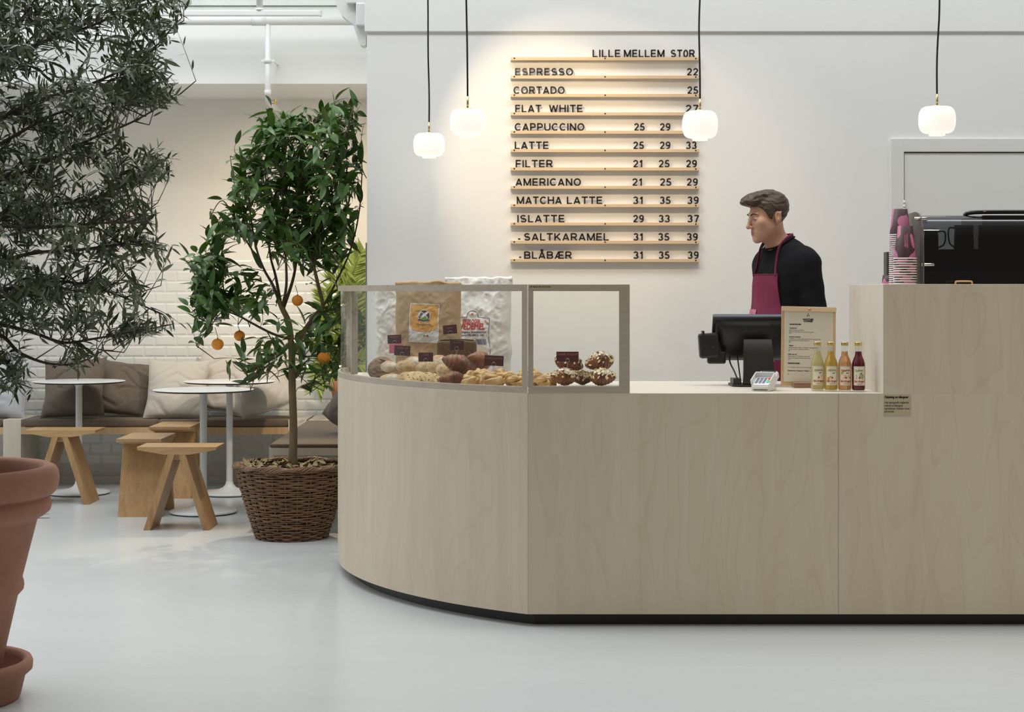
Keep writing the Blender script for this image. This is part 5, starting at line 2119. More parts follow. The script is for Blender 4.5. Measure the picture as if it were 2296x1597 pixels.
# ---------------------------------------------------------------- price cards on wire holders
def card(px, py, wp, hp, D, tiltd, lines, label, base_py, mt='card', price=True, base_z=None):
    s = D / F
    c = PX(px, py, D)
    t = thing('price_card', c, label, 'price card', 'price cards on wire holders')
    w, h = wp * s, hp * s
    M = Ry(R(tiltd))
    m = MB()
    m.box((-w / 2, 0, -h / 2), (w / 2, .0008, h / 2), 0, M)
    m.build('card', K[mt], t)
    m = MB()
    fn = lambda x, z: M @ Vector((x, -.0005, z))
    for (txt, dz, hh, ww) in lines:
        write(m, txt, fn, 0, dz * h, hh * h, .075, ww * w, 'C')
    if m.v:
        m.build('print', K['pink'] if mt == 'card' else K['ink'], t)
    m = MB()
    zr_ = -h * .36
    rr = 4.3 * s
    ring = [Vector((rr * math.cos(a) + w * .0, -.0016, zr_ + rr * math.sin(a))) for a in [R(x) for x in range(-80, 261, 20)]]
    bz = (base_z if base_z is not None else EYE - (base_py - CY) * s) - c.z
    ring = ring + [Vector((0, -.001, zr_ - rr - .003)), Vector((0, .0005, bz))]
    m.tube([M @ p if i < len(ring) - 1 else p for i, p in enumerate(ring)], .0008, 6)
    m.build('wire_holder', K['steel'], t)
    return t


card(884.5, 761, 31, 20, 7.93, -2, [('SURDEJSBRØD', .18, .17, .68)], 'plum price card reading SURDEJSBRØD on the dark loaf', 797)
card(889, 782, 33, 21, 7.86, -1, [], 'pink card half hidden behind the SURDEJSBOLLE card', 806, 'pink_card', False)
card(902, 786.5, 36, 22, 7.68, 3, [('SURDEJSBOLLE', .18, .16, .70)], 'plum price card reading SURDEJSBOLLE over the sesame rolls', 812)
card(954.6, 801, 33, 20.5, 7.56, 0, [('COOKIE', .18, .17, .36)], 'plum price card reading COOKIE over the sesame rolls', 834)
card(1009, 739, 31, 20, 7.76, -5, [('RUGBRØD', .10, .16, .45)], 'plum price card reading RUGBRØD tilted above the rye loaf', 766)
card(1024.3, 774.5, 31, 21, 7.45, 2, [('CROISSANT', .20, .17, .56)], 'plum price card reading CROISSANT in front of the rye loaf', 802)
card(1107.7, 809, 43, 23, 7.24, 3, [('KARDEMOMMESNURRE', .16, .14, .92), ('30', -.24, .16, .13)], 'plum price card reading KARDEMOMMESNURRE over the golden knots', 836)
card(1272.5, 800, 50, 22.5, 7.20, 0, [('MANDEL CROISSANT', .16, .18, .92), ('30', -.32, .15, .10)], 'plum price card reading MANDEL CROISSANT over the almond croissants', 826)
# ---------------------------------------------------------------- things on the counter
# cash register, seen from behind
RD = 7.46
rs_ = F / RD
reg = thing('cash_register', ((1697 - CX) / rs_, RD, ZT + 0.0005), 'black touchscreen cash register seen from behind on the counter', 'cash register')
tl_ = R(28)
Ms = T(0, 0.085, 0.206) @ Rx(tl_)          # the screen leans, its top edge towards the customer
W2, H2_ = 0.186, 0.112
m = MB()
m.box((-W2, -0.004, -H2_), (W2, 0.018, H2_), 0.004, Ms)
m.build('screen_slab', K['black'], reg)
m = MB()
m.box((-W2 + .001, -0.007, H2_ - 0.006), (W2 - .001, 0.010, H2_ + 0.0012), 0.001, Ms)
m.build('top_bezel', K['lit_edge'], reg)
m = MB()
m.grid(lambda u, v: Ms @ Vector((lerp(-W2 + .012, W2 - .012, u), -0.004 - 0.045 * (max(0, 1 - (2 * u - 1) ** 6)) ** .5 * (math.sin(PI * v)) ** .45, lerp(-H2_ + .006, H2_ - .018, v))), 30, 20, True)
m.build('rear_housing', K['black'], reg)
m = MB()
m.box((-.055, -0.068, -.040), (.055, -.040, .010), 0.006, Ms)
m.build('mount_plate', K['black'], reg)
m = MB()
leg = [(.000, .192), (-.018, .160), (-.030, .11), (-.040, .06), (-.046, .02), (-.048, .009)]
P_ = smooth_path([Vector((0, y, z)) for y, z in leg], 6)
vs, fs = [], []
for i, p in enumerate(P_):
    w = lerp(.060, .070, i / (len(P_) - 1))
    t_ = (P_[min(i + 1, len(P_) - 1)] - P_[max(i - 1, 0)]).normalized()
    n_ = Vector((0, -t_.z, t_.y))
    vs += [p + Vector((-w, 0, 0)), p + Vector((w, 0, 0)), p + Vector((w, 0, 0)) - n_ * .022, p + Vector((-w, 0, 0)) - n_ * .022]
for i in range(len(P_) - 1):
    for k in range(4):
        fs.append((i * 4 + k, i * 4 + (k + 1) % 4, i * 4 + 4 + (k + 1) % 4, i * 4 + 4 + k))
fs += [(3, 2, 1, 0), tuple(len(vs) - 4 + k for k in range(4))]
m.add([v + Vector((0, -.004, 0)) for v in vs], fs, False)
m.build('stand_leg', K['black'], reg)
m = MB()
m.prism([(-.112, -.05), (-.085, -.08), (.062, -.08), (.072, -.05), (.072, .10), (-.112, .10)], 0, .010)
m.prism([(-.108, -.045), (-.075, -.06), (-.072, .06), (-.108, .06)], .010, .034)
m.build('stand_base', K['black'], reg)
m = MB()
m.box((-.236, .005, .135), (-.150, .060, .243), .010, Ry(R(-4)))
cr = m.build('card_reader', K['black'], reg)
m = MB()
m.box((-.219, .003, .236), (-.210, .055, .255), .002, Ry(R(-4)))
m.build('reader_slot', K['black'], cr)
m = MB()
m.tube([Ry(R(-4)) @ Vector((-.175, .0055, .178)), Ry(R(-4)) @ Vector((-.175, .0040, .178))], .0026, 12)
m.build('lock_hole', K['gloss_black'], cr)
m = MB()
m.box((-.210, .03, .095), (-.130, .07, .15), .008)
m.build('reader_bracket', K['black'], reg)
m = MB()
m.tube(smooth_path([Vector(p) for p in [(-.108, .08, .125), (-.110, .05, .10), (-.097, .0, .062), (-.088, -.03, .030)]], 6), .0035, 8)
m.tube(smooth_path([Vector(p) for p in [(-.074, .08, .125), (-.072, .06, .09), (-.068, .04, .04), (-.066, .02, .011)]], 6), .003, 8)
m.build('cable', K['rubber'], reg)

# card terminal
TD = 7.07
ts = F / TD
term = thing('payment_terminal', ((1719 - CX) / ts, TD + .05, ZT + 0.0005), 'small white card payment terminal in front of the cash register', 'payment terminal', None, R(-26))
m = MB()
m.box((-.034, -.045, 0), (.034, .055, .014), .003)
m.build('foot', K['white_plastic'], term)
m = MB()
Mt = T(0, 0, .016) @ Rx(R(24))
body = [(-.040, -.058), (.040, -.058), (.043, .0), (.040, .085), (-.040, .085), (-.043, .0)]
b = bmesh.new()
q1 = [b.verts.new((x, y, .002)) for x, y in body]
q2 = [b.verts.new((x * .97, y * .98, .034)) for x, y in body]
b.faces.new(q1[::-1])
b.faces.new(q2)
for i in range(6):
    b.faces.new((q1[i], q1[(i + 1) % 6], q2[(i + 1) % 6], q2[i]))
bmesh.ops.bevel(b, geom=list(b.edges), offset=.005, segments=3, affect='EDGES')
m.bm(b, False, 0, Mt)
m.build('case', K['white_plastic'], term)
m = MB()
for s_ in (-1, 1):
    m.box((s_ * .041 - .0025, -.045, .030), (s_ * .041 + .0025, .03, .052), .002, Mt)
m.box((-.040, .022, .032), (.040, .027, .056), .002, Mt)
m.build('privacy_shield', K['white_plastic'], term)
m = MB()
m.box((-.032, .036, .034), (.032, .078, .0355), .001, Mt)
m.build('display', K['gloss_black'], term)
m = MB()
for i in range(4):
    for j in range(3):
        m.box((-.029 + j * .0155, -.036 + i * .0125, .034), (-.018 + j * .0155, -.028 + i * .0125, .0365), .001, Mt)
m.build('keypad', K['grey_key'], term)
for nm_, mt_, y_ in (('red_key', 'red', .0015), ('yellow_key', 'orange', -.011), ('green_key', 'teal', -.030)):
    m = MB()
    m.box((.018, y_, .034), (.031, y_ + (.016 if nm_ == 'green_key' else .008), .0365), .001, Mt)
    m.build(nm_, K[mt_], term)
m = MB()
m.box((-.030, -.0592, .014), (.030, -.0575, .0165), 0, Mt)
m.build('card_slot', K['ink'], term)

# clipboard menu in a wooden block
BD = 7.375
bs = F / BD
clip = thing('menu_clipboard', ((1812 - CX) / bs, BD, ZT + 0.0005), 'wooden clipboard with the printed sandwich menu standing behind the bottles', 'menu')
Mc = Rx(R(-4)) @ Ry(R(1.2))
bw, bh = .117, (866 - 686) / bs
m = MB()
m.box((-bw, 0, .004), (bw, .008, bh), .0015, Mc)
m.build('board', K['pine'], clip)
m = MB()
m.box((-bw - .001, -.007, bh - .020), (bw + .001, 0, bh + .001), .0015, Mc)
m.build('clamp_bar', K['maple'], clip)
m = MB()
m.lathe([(.0, .004), (.004, .004), (.006, .002), (.006, 0), (0, 0)], 16, Mc @ T(.002, -.007, bh - .010) @ Rx(PI / 2))
m.build('brass_screw', K['brass'], clip)
m = MB()
m.box((-.105, -.0012, .022), (.105, -.0003, bh - .019), 0, Mc)
m.build('menu_sheet', K['paper'], clip)
m = MB()
fn = lambda x, z: Mc @ Vector((x, -.0018, z))


def cp(zx, zy):
    """crop coordinates (4.415 per pixel) -> board x, z"""
    px, py = 1540 + zx / 4.415, 640 + zy / 4.415
    z = (866 - py) / bs
    return (px - 1812) / bs - z * math.sin(R(1.2)) * 1.0 + .004, z


for txt, zx, zy, wz, hp, bo in (('SANDWICHES', 1015, 384, 114, 12, .09), ('Amagermad', 1012, 420, 74, 9, .09), ('Spicy tunsalat og pickles', 1011, 440, 142, 9, .01),
                                ('En skive surdejsbrød og én skive surdejs rugbrød', 1010, 457, 244, 8.5, .01), ('35,-', 1009, 471, 22, 8.5, .02),
                                ('Another Sandwich', 1008, 507, 114, 9, .09), ('Trøffelmayo, serrano, løgkompot, pickles og kogt skinke', 1007, 527, 316, 9, .01),
                                ('Lavet på to skiver friskbagt surdejsbrød', 1006, 543, 200, 8.5, .01), ('35,-', 1005, 557, 22, 8.5, .02),
                                ('Vegetar', 1003, 593, 50, 9, .09), ('Grillede peberfrugter, tomatpesto og løgkompot', 1002, 612, 290, 9, .01),
                                ('Lavet på to skiver friskbagt surdejsbrød', 1001, 629, 200, 8.5, .01), ('35,-', 1000, 643, 22, 8.5, .02),
                                ('Bolle med ost', 998, 680, 84, 9, .09), ('Havarti lagret 11 måneder, saltet smør', 997, 699, 214, 9, .01),
                                ('Lavet på surdejsbolle med eller uden sesam', 996, 717, 222, 8.5, .01), ('25,-', 995, 730, 22, 8.5, .02),
                                ('DRIKKEVARER', 992, 771, 120, 12, .09), ("Vi har lækker dansk saft fra Bie's bryggeri", 990, 808, 250, 9, .01),
                                ('Hyldeblomst / Rabarber / Solbær / Æble', 988, 842, 260, 9, .08), ('33,-', 986, 876, 24, 9, .02)):
    x, z = cp(zx, zy)
    write(m, txt, fn, x, z, hp / 4.415 / bs, bo, wz / 4.415 / bs)
for txt, zy, wz in (('ANOTHER', 334, 110), ('COFFEE', 353, 90)):
    x, z = cp(1199, zy)
    write(m, txt, fn, x, z, 14.5 / 4.415 / bs, .10, wz / 4.415 / bs, 'C')
m.build('menu_print', K['ink'], clip)
m = MB()
x, z = cp(1200, 282)
u_ = 1 / 4.415 / bs
for a0_ in range(3):
    M2 = Mc @ T(x, -.0018, z - 3 * u_) @ Ry(R(120 * a0_))
    m.add([M2 @ Vector(p) for p in [(-2.5 * u_, 0, 4 * u_), (2.5 * u_, 0, 4 * u_), (5.5 * u_, 0, 9 * u_), (0, 0, 19 * u_), (-5.5 * u_, 0, 9 * u_)]], [(0, 1, 2, 3, 4)])
m.build('logo', K['ink'], clip)
m = MB()
m.box((-.070, -.060, 0), (.070, -.0045, .022), .0015)
for k in range(3):
    m.box((-.0702, -.0603, .004 + k * .006), (.0702, -.0595, .006 + k * .006), 0)
m.build('block_stand', K['ply_edge'], clip)

# bottles
def bottle(px, base, D, liq, label, title, tcol, art):
    s = D / F
    t = thing('juice_bottle', ((px - CX) * s, D, ZT + 0.0005), label, 'bottle', 'juice bottles in a row')
    R0 = .0275
    outer = [(0, .002), (.022, .0), (.0262, .003), (R0, .010), (R0, .108), (.0265, .116), (.0232, .128), (.0188, .139), (.0150, .148), (.0136, .156), (.0133, .168), (.0133, .186), (.0133, .194)]
    m = MB()
    m.lathe(outer, 40)
    g = m.build('glass_body', K['bottle_glass'], t)
    m = MB()
    inn = [(0, .005), (.0230, .005), (.0264, .011), (.0269, .107), (.0258, .1155), (.0226, .127), (.0182, .138), (.0144, .147), (.0130, .156), (.0127, .164), (0, .1642)]
    m.lathe(inn, 40)
    m.build('juice', liq, t)
    m = MB()
    m.lathe([(.0140, .187), (.0150, .188), (.0146, .190), (.0150, .192), (.0148, .196), (.0152, .199), (.0148, .2015), (.0135, .203), (0, .203)], 32)
    m.build('cap', K['gold'], t)

    def cyl(off):
        def f(x, z):
            a = x / R0 - PI / 2
            r = R0 + off
            return Vector((r * math.cos(a), r * math.sin(a), z))
        return f
    z0, z1, hx = .0255, .1035, .0255
    m = MB()
    quad(m, cyl(.0004), -hx, z0, hx, z1, 24, 2)
    lb = m.build('label', K['label_cream'], t)
    f8 = cyl(.0008)
    m = MB()
    for (a, b_, c, d) in ((-hx + .002, z0 + .012, -hx + .0026, z1 - .003), (hx - .0026, z0 + .012, hx - .002, z1 - .003), (-hx + .002, z1 - .0036, hx - .002, z1 - .003), (-hx + .002, z0 + .012, hx - .002, z0 + .0126)):
        quad(m, f8, a, b_, c, d, 8, 1)
    write(m, title, f8, 0, z1 - .021, .0095, .05, .036, 'C', 0, R(4))
    m.build('drink_name', tcol, lb)
    m = MB()
    write(m, "Bie's Bryggeri", f8, 0, z0 + .0135, .0072, .06, .042, 'C')
    dab(m, f8, 0, z0 + .031, .0042, .0042, 16)
    m.build('brewery_print', K['red'], lb)
    m = MB()
    write(m, 'saft', f8, .006, z1 - .030, .005, .04, None, 'C')
    quad(m, f8, -.010, z0 + .005, .014, z0 + .0063, 8, 1)
    m.build('black_print', K['ink'], lb)
    f9 = cyl(.0010)
    for nm_, mt_, items in art:
        m = MB()
        for (x, z, rx, rz, ro) in items:
            dab(m, f9, x, z, rx, rz, 10, 0, R(ro))
        m.build(nm_, mt_, lb)
    return t


K['bottle_glass'] = glass_pane('bottle_glass', (0.95, 0.97, 0.95), 1.3)
lq = [liquid_mat('elderflower_juice', (0.84, 0.76, 0.40)), liquid_mat('apple_juice', (0.78, 0.52, 0.10)), liquid_mat('rhubarb_juice', (0.80, 0.43, 0.20)), liquid_mat('blackcurrant_juice', (0.16, 0.006, 0.014))]
leafg = mat('leaf_green_print', (0.25, 0.38, 0.07), 0.6)
org = mat('orange_print', (0.70, 0.24, 0.04), 0.6)
yel = mat('yellow_print', (0.72, 0.56, 0.10), 0.6)
olv = mat('olive_print', (0.38, 0.36, 0.12), 0.6)
dkp = mat('dark_berry_print', (0.03, 0.03, 0.05), 0.6)
rs = random.Random(6)
dots = [(rs.uniform(-.02, .02), rs.uniform(.045, .10), .0009, .0009, 0) for _ in range(14)]
bottle(1833.2, 876.0, 7.105, lq[0], 'juice bottle with pale yellow juice, leftmost of the four', 'Hyldeblomst', olv, [('star_motif', yel, [(.012, .062, .005, .0014, a) for a in (0, 60, 120)] + dots)])
bottle(1863.2, 877.5, 7.085, lq[1], 'juice bottle with golden apple juice, second from the left', 'Æble', olv, [('apple_motif', org, [(-.015, .052, .0050, .0065, 0)]), ('leaf_motif', leafg, [(-.008, .060, .005, .002, 35), (-.016, .085, .004, .0016, 70)])])
bottle(1894.0, 877.8, 7.075, lq[2], 'juice bottle with pink orange rhubarb juice, third from the left', 'Rabarber', K['red'], [('stalk_motif', org, [(.004, .062, .020, .0020, -20), (0, .060, .016, .0018, 22), (.018, .057, .006, .0035, -20)]), ('leaf_motif', leafg, [(-.017, .075, .006, .003, 60), (-.013, .079, .006, .003, 110)])])
bottle(1924.8, 878.7, 7.060, lq[3], 'juice bottle with dark red blackcurrant juice, rightmost beside the riser', 'Solbær', leafg, [('berry_motif', dkp, [(.004 + .005 * math.cos(k), .066 + .006 * math.sin(k * 1.7), .0018, .0018, 0) for k in range(7)] + [(-.014, .055 + .002 * k, .0016, .0016, 0) for k in (0, 3, 6)]), ('leaf_motif', leafg, [(.013, .068, .006, .003, 40), (.010, .055, .006, .003, -60), (.017, .060, .005, .0026, 0)])])

# ---------------------------------------------------------------- paper cups on the riser
def cup_mat():
    m, N, L, P = base_mat('cup_print')
    t = N.new('ShaderNodeTexCoord')
    mp = N.new('ShaderNodeMapping')
    mp.inputs['Scale'].default_value = (1, 1, 0.62)
    L.new(t.outputs['Object'], mp.inputs[0])
    n = N.new('ShaderNodeTexNoise')
    n.inputs['Scale'].default_value = 19
    n.inputs['Detail'].default_value = 0
    n.inputs['Distortion'].default_value = 0.6
    L.new(mp.outputs[0], n.inputs['Vector'])
    g = N.new('ShaderNodeMath')
    g.operation = 'GREATER_THAN'
    g.inputs[1].default_value = 0.505
    L.new(n.outputs[0], g.inputs[0])
    L.new(mixcol(N, L, g.outputs[0], (0.058, 0.021, 0.030), (0.50, 0.14, 0.26)), P.inputs['Base Color'])
    P.inputs['Roughness'].default_value = 0.45
    return m


K['cup'] = cup_mat()
K['cup_pink'] = mat('pink_cup_print', (0.66, 0.20, 0.34), 0.5)
RZ = BZ + 0.0005


def paper_cup(loc, Rr, Rb, H, label, group, rz=0.0):
    t = thing('paper_cup', loc, label, 'paper cup', group, rz)
    m = MB()
    m.lathe([(Rr - .0015, .004), (Rb + (Rr - Rb) * .0, H), (Rb - .001, H + .0005), (Rb - .003, H - .004), (0, H - .004)], 40)
    m.lathe([(Rr - .0022, .004), (Rb - .0002, H - .003)], 40)
    m.build('cup_wall', K['cup'], t)
    m = MB()
    m.lathe([(Rr - .0014, .0052), (Rr + .0004, .0046), (Rr + .0012, .0026), (Rr + .0004, .0006), (Rr - .0012, .0002), (Rr - .0014, .0022)], 40)
    m.build('rim', K['cup_rim'], t)
    return t


def cup_stack(px, D, n, pitch, Rr, Rb, H, who, lean=0.0):
    s = D / F
    x = (px - CX) * s
    g = 'paper cups in the ' + who
    top = None
    base = None
    for i in range(n):
        z = RZ + i * pitch
        loc = (x - lean * i, D, z)
        last = i == n - 1
        lab = ('topmost paper cup of the ' + who) if last else ('paper cup nested under the top cup of the ' + who)
        if base is None:
            base = paper_cup(loc, Rr, Rb, H, lab, g)
            o = base
        else:
            o = dup(base, loc, 2 * PI / 40 * (11 * i), lab)
            if not last:
                o['group'] = g
    return o


front = cup_stack(2029.5, 7.13, 11, .01045, .0478, .0305, .137, 'front stack by the coffee machine', 0.0)
front.rotation_euler = (0, 0, 2 * PI / 40 * 3)
m = MB()
Rr_, Rb_, Hc = .0478, .0305, .137


def cupfn(x, z):                      # x runs down the cup wall, z runs around it
    zz = .105 - x
    r = lerp(Rr_ - .0015, Rb_, (zz - .004) / (Hc - .004)) + .0006
    a = -PI / 2 - 2 * PI / 40 * 3 - 0.10 + z / r
    return Vector((r * math.cos(a), r * math.sin(a), zz))


write(m, 'ANOTHER', cupfn, 0, .0005, .0056, .08, .060)
write(m, 'COFFEE', cupfn, .007, -.0075, .0056, .08, .049)
m.build('cup_lettering', K['cup_pink'], front)
cup_stack(2018, 7.28, 25, .00862, .0455, .0315, .112, 'tall rear stack', 0.0)
sc3 = thing('paper_cup', ((1992 - CX) * 7.36 / F, 7.36, RZ), 'small paper cup peeking out left of the tall rear cup stack', 'paper cup')
m = MB()
m.lathe([(.0285, .003), (.0240, .040), (0, .039)], 32)
m.build('cup_wall', K['cup'], sc3)
m = MB()
m.lathe([(.0280, .0035), (.0302, .003), (.0304, .001), (.0280, .0002)], 32)
m.build('rim', K['cup_rim'], sc3)
db = thing('dark_box', ((2004 - CX) * 7.46 / F, 7.46, RZ), 'slim dark grey box standing upright behind the cup stacks', 'box')
m = MB()
m.box((-.038, -.03, 0), (.03, .03, (637 - 564) * 7.46 / F), .002)
m.build('casing', mat('dark_grey_casing', (0.10, 0.095, 0.085), 0.5), db)

# ---------------------------------------------------------------- espresso machine
ED = 7.12
es = ED / F
ex = (2070 - CX) * es
em = thing('espresso_machine', (2.2, 7.3, RZ), 'black espresso machine with a smoked glass back on the riser', 'coffee machine')
zt_ = EYE + (655 - 479) * es
rear_y = 7.50
sp_ = [(7.10, RZ), (7.10, EYE + (655 - 590) * es), (7.103, EYE + (655 - 545) * es), (7.115, EYE + (655 - 510) * es), (7.14, EYE + (655 - 488) * es), (7.18, EYE + (655 - 477) * es), (7.24, EYE + (655 - 472) * es), (7.36, EYE + (655 - 474) * es), (7.36, RZ)]
m = MB()
Msp = Matrix(((0, 0, 1, 0), (1, 0, 0, 0), (0, 1, 0, 0), (0, 0, 0, 1)))
m.prism(sp_, ex - .006, ex, Msp)
m.build('side_panel', mat('taupe_panel', (0.12, 0.105, 0.09), 0.35), em, True)
m = MB()
m.box((ex + .001, 7.150, RZ), (XR, rear_y, EYE + (655 - 559) * 7.15 / F), .003)
m.build('body', K['gloss_black'], em, True)
m = MB()
m.box(((2197 - CX) * 7.2 / F, 7.165, EYE + (655 - 559) * 7.15 / F + .001), (XR, rear_y, zt_ - .005), .004)
m.build('boiler_hood', K['gloss_black'], em, True)
m = MB()
gl_p = [(7.128, RZ + .004), (7.128, EYE + (655 - 548) * es), (7.134, EYE + (655 - 522) * es), (7.150, EYE + (655 - 500) * es), (7.176, EYE + (655 - 487) * es), (7.22, EYE + (655 - 481) * es), (7.34, EYE + (655 - 481) * es)]
gl_p = [(p.y, p.z) for p in smooth_path([Vector((0, a, b)) for a, b in gl_p], 5)]
vs = [(ex + .001, y, z) for y, z in gl_p] + [(XR, y, z) for y, z in gl_p]
n_ = len(gl_p)
m.add(vs, [(i, n_ + i, n_ + i + 1, i + 1) for i in range(n_ - 1)], True)
m.build('smoked_glass', K['smoked'], em, True)
m = MB()
m.box((ex + .001, 7.105, RZ), (XR, 7.126, EYE + (655 - 609) * es), .002)
m.build('lower_panel', K['gloss_black'], em, True)
for (xa, xb, yy) in ((2054, 2085, 490), (2065, 2095, 594)):
    m = MB()
    z_ = EYE + (655 - yy) * es
    y_ = 7.115 if yy > 550 else 7.15
    m.tube([((xa - CX) * es, y_, z_), ((xa + 3 - CX) * es, y_, z_), ((xb - 2 - CX) * es, y_, z_), ((xb - CX) * es, y_, z_)], [.0075, .0078, .0078, .004], 16)
    m.build('chrome_peg', K['steel'], em, True)
m = MB()
m.tube(smooth_path([Vector(((2182 - CX) * es, 7.25, zt_ + .001)), Vector(((2192 - CX) * es, 7.20, zt_ + .008)), Vector((2.05, 7.19, zt_ + .010)), Vector((2.5, 7.19, zt_ + .010)), Vector((XR, 7.19, zt_ + .010))], 8), .009, 10)
m.build('cup_rail', K['gloss_black'], em, True)
m = MB()
cpz = EYE + (655 - 629.5) * 7.03 / F
xa, xb = (2141 - CX) * 7.03 / F, (2181 - CX) * 7.03 / F
m.tube(smooth_path([Vector((xa + .003, 7.03, RZ + .001)), Vector((xa + .003, 7.03, cpz - .008)), Vector((xa + .010, 7.03, cpz - .003)), Vector((xb - .010, 7.03, cpz - .003)), Vector((xb - .003, 7.03, cpz - .008)), Vector((xb - .003, 7.03, RZ + .001))], 6), .0036, 8)
hk = m.build('copper_handle', K['copper'])
tag(hk, 'small copper brown loop handle standing in front of the coffee machine', 'handle')


def jug(px, D, w, h, label, handle):
    s = D / F
    t = thing('milk_jug', ((px - CX) * s, D, EYE + (655 - 559) * 7.15 / F + .0005), label, 'jug', 'dark milk jugs on the machine')
    r, hh = w * s / 2, h * s
    m = MB()
    m.lathe([(0, .001), (r * .95, .001), (r, .006), (r * .97, hh * .55), (r * .92, hh * .8), (r * 1.0, hh), (r * .96, hh), (r * .9, hh * .8), (r * .9, .01), (0, .01)], 32)
    m.build('jug_body', K['black'], t)
    m = MB()
    d = -1 if handle < 0 else 1
    for k in range(1):
        m.tube(smooth_path([Vector((d * r * .95, -.005, hh * .88)), Vector((d * (r + .022), -.01, hh * .88)), Vector((d * (r + .027), -.012, hh * .6)), Vector((d * (r + .020), -.012, hh * .25)), Vector((d * r * .97, -.005, hh * .10))], 6), .0035, 8)
    m.build('jug_handle', K['black'], t)
    return t


jug(2088, 7.24, 32, 46, 'dark milk jug behind the smoked glass nearest the side panel', 1)
jug(2161, 7.26, 44, 55, 'larger dark milk jug behind the smoked glass by the black hood', -1)
# ---------------------------------------------------------------- the barista behind the counter
def surface_nets(val, xs, ys, zs):
    """Closed surface val = 0 on a rectilinear grid: (vertices, quads)."""
    nx, ny, nz = val.shape
    ins = val < 0
    acc = np.zeros((nx - 1, ny - 1, nz - 1, 3), np.float32)
    cnt = np.zeros((nx - 1, ny - 1, nz - 1), np.float32)
    co = [np.asarray(a, np.float32) for a in (xs, ys, zs)]
    for ax in range(3):
        o1, o2 = [a for a in range(3) if a != ax]
        sl0, sl1 = [slice(None)] * 3, [slice(None)] * 3
        sl0[ax], sl1[ax] = slice(0, -1), slice(1, None)
        v0, v1 = val[tuple(sl0)], val[tuple(sl1)]
        cr = ins[tuple(sl0)] != ins[tuple(sl1)]
        idx = np.argwhere(cr)
        a, b = v0[cr], v1[cr]
        t = a / (a - b)
        P = np.zeros((len(idx), 3), np.float32)
        for k in range(3):
            c = co[k]
            if k == ax:
                P[:, k] = c[idx[:, k]] + t * (c[idx[:, k] + 1] - c[idx[:, k]])
            else:
                P[:, k] = c[idx[:, k]]
        for d1 in (0, 1):
            for d2 in (0, 1):
                q = idx.copy()
                q[:, o1] -= d1
                q[:, o2] -= d2
                ok = (q[:, o1] >= 0) & (q[:, o2] >= 0) & (q[:, o1] < val.shape[o1] - 1) & (q[:, o2] < val.shape[o2] - 1)
                qq = q[ok]
                np.add.at(acc, (qq[:, 0], qq[:, 1], qq[:, 2]), P[ok])
                np.add.at(cnt, (qq[:, 0], qq[:, 1], qq[:, 2]), 1)
    act = cnt > 0
    ids = -np.ones(act.shape, np.int64)
    ids[act] = np.arange(act.sum())
    V = acc[act] / cnt[act][:, None]
    Q = []
    for ax in range(3):
        o1, o2 = (ax + 1) % 3, (ax + 2) % 3
        sl0, sl1 = [slice(None)] * 3, [slice(None)] * 3
        sl0[ax], sl1[ax] = slice(0, -1), slice(1, None)
        cr = ins[tuple(sl0)] != ins[tuple(sl1)]
        idx = np.argwhere(cr)
        idx = idx[(idx[:, o1] > 0) & (idx[:, o2] > 0) & (idx[:, o1] < val.shape[o1] - 1) & (idx[:, o2] < val.shape[o2] - 1)]
        f = []
        for d1, d2 in ((1, 1), (0, 1), (0, 0), (1, 0)):
            q = idx.copy()
            q[:, o1] -= d1
            q[:, o2] -= d2
            f.append(ids[q[:, 0], q[:, 1], q[:, 2]])
        f = np.stack(f, 1)
        flip = ~ins[idx[:, 0], idx[:, 1], idx[:, 2]]
        f[flip] = f[flip][:, ::-1]
        Q.append(f)
    return V, np.concatenate(Q)


def smin(a, b, k):
    h = np.maximum(k - np.abs(a - b), 0) / k
    return np.minimum(a, b) - h * h * k * 0.25


def smax(a, b, k):
    return -smin(-a, -b, k)


def s_ell(P, c, r):
    x, y, z = (P[0] - c[0]), (P[1] - c[1]), (P[2] - c[2])
    k0 = np.sqrt((x / r[0]) ** 2 + (y / r[1]) ** 2 + (z / r[2]) ** 2) + 1e-9
    k1 = np.sqrt((x / r[0] ** 2) ** 2 + (y / r[1] ** 2) ** 2 + (z / r[2] ** 2) ** 2) + 1e-9
    return k0 * (k0 - 1) / k1


def s_cap(P, a, b, ra, rb):
    a, b = np.array(a, np.float32), np.array(b, np.float32)
    ba = b - a
    px, py_, pz_ = P[0] - a[0], P[1] - a[1], P[2] - a[2]
    h = np.clip((px * ba[0] + py_ * ba[1] + pz_ * ba[2]) / float(ba @ ba), 0, 1)
    return np.sqrt((px - ba[0] * h) ** 2 + (py_ - ba[1] * h) ** 2 + (pz_ - ba[2] * h) ** 2) - (ra + (rb - ra) * h)


def fuse(ds, k):
    d = ds[0]
    for e in ds[1:]:
        d = smin(d, e, k)
    return d


HEAD = T(0, -0.092, 1.709) @ Rz(R(-8)) @ Rx(R(11)) @ Matrix.Scale(0.95, 4)
HINV = HEAD.inverted()


def to_head(P):
    M = HINV
    return [M[i][0] * P[0] + M[i][1] * P[1] + M[i][2] * P[2] + M[i][3] for i in range(3)]


def d_torso(P):
    return fuse([s_ell(P, (0, 0.0, 1.37), (.158, .108, .20)), s_ell(P, (0, -.012, 1.14), (.150, .108, .19)), s_ell(P, (0, .008, .97), (.165, .115, .13)),
                 s_cap(P, (-.135, .015, 1.492), (.135, .015, 1.492), .052, .052), s_cap(P, (-.11, .025, 1.515), (0, -.005, 1.555), .040, .046), s_cap(P, (.11, .025, 1.515), (0, -.005, 1.555), .040, .046),
                 s_ell(P, (0, .055, 1.41), (.13, .070, .12))], .07)


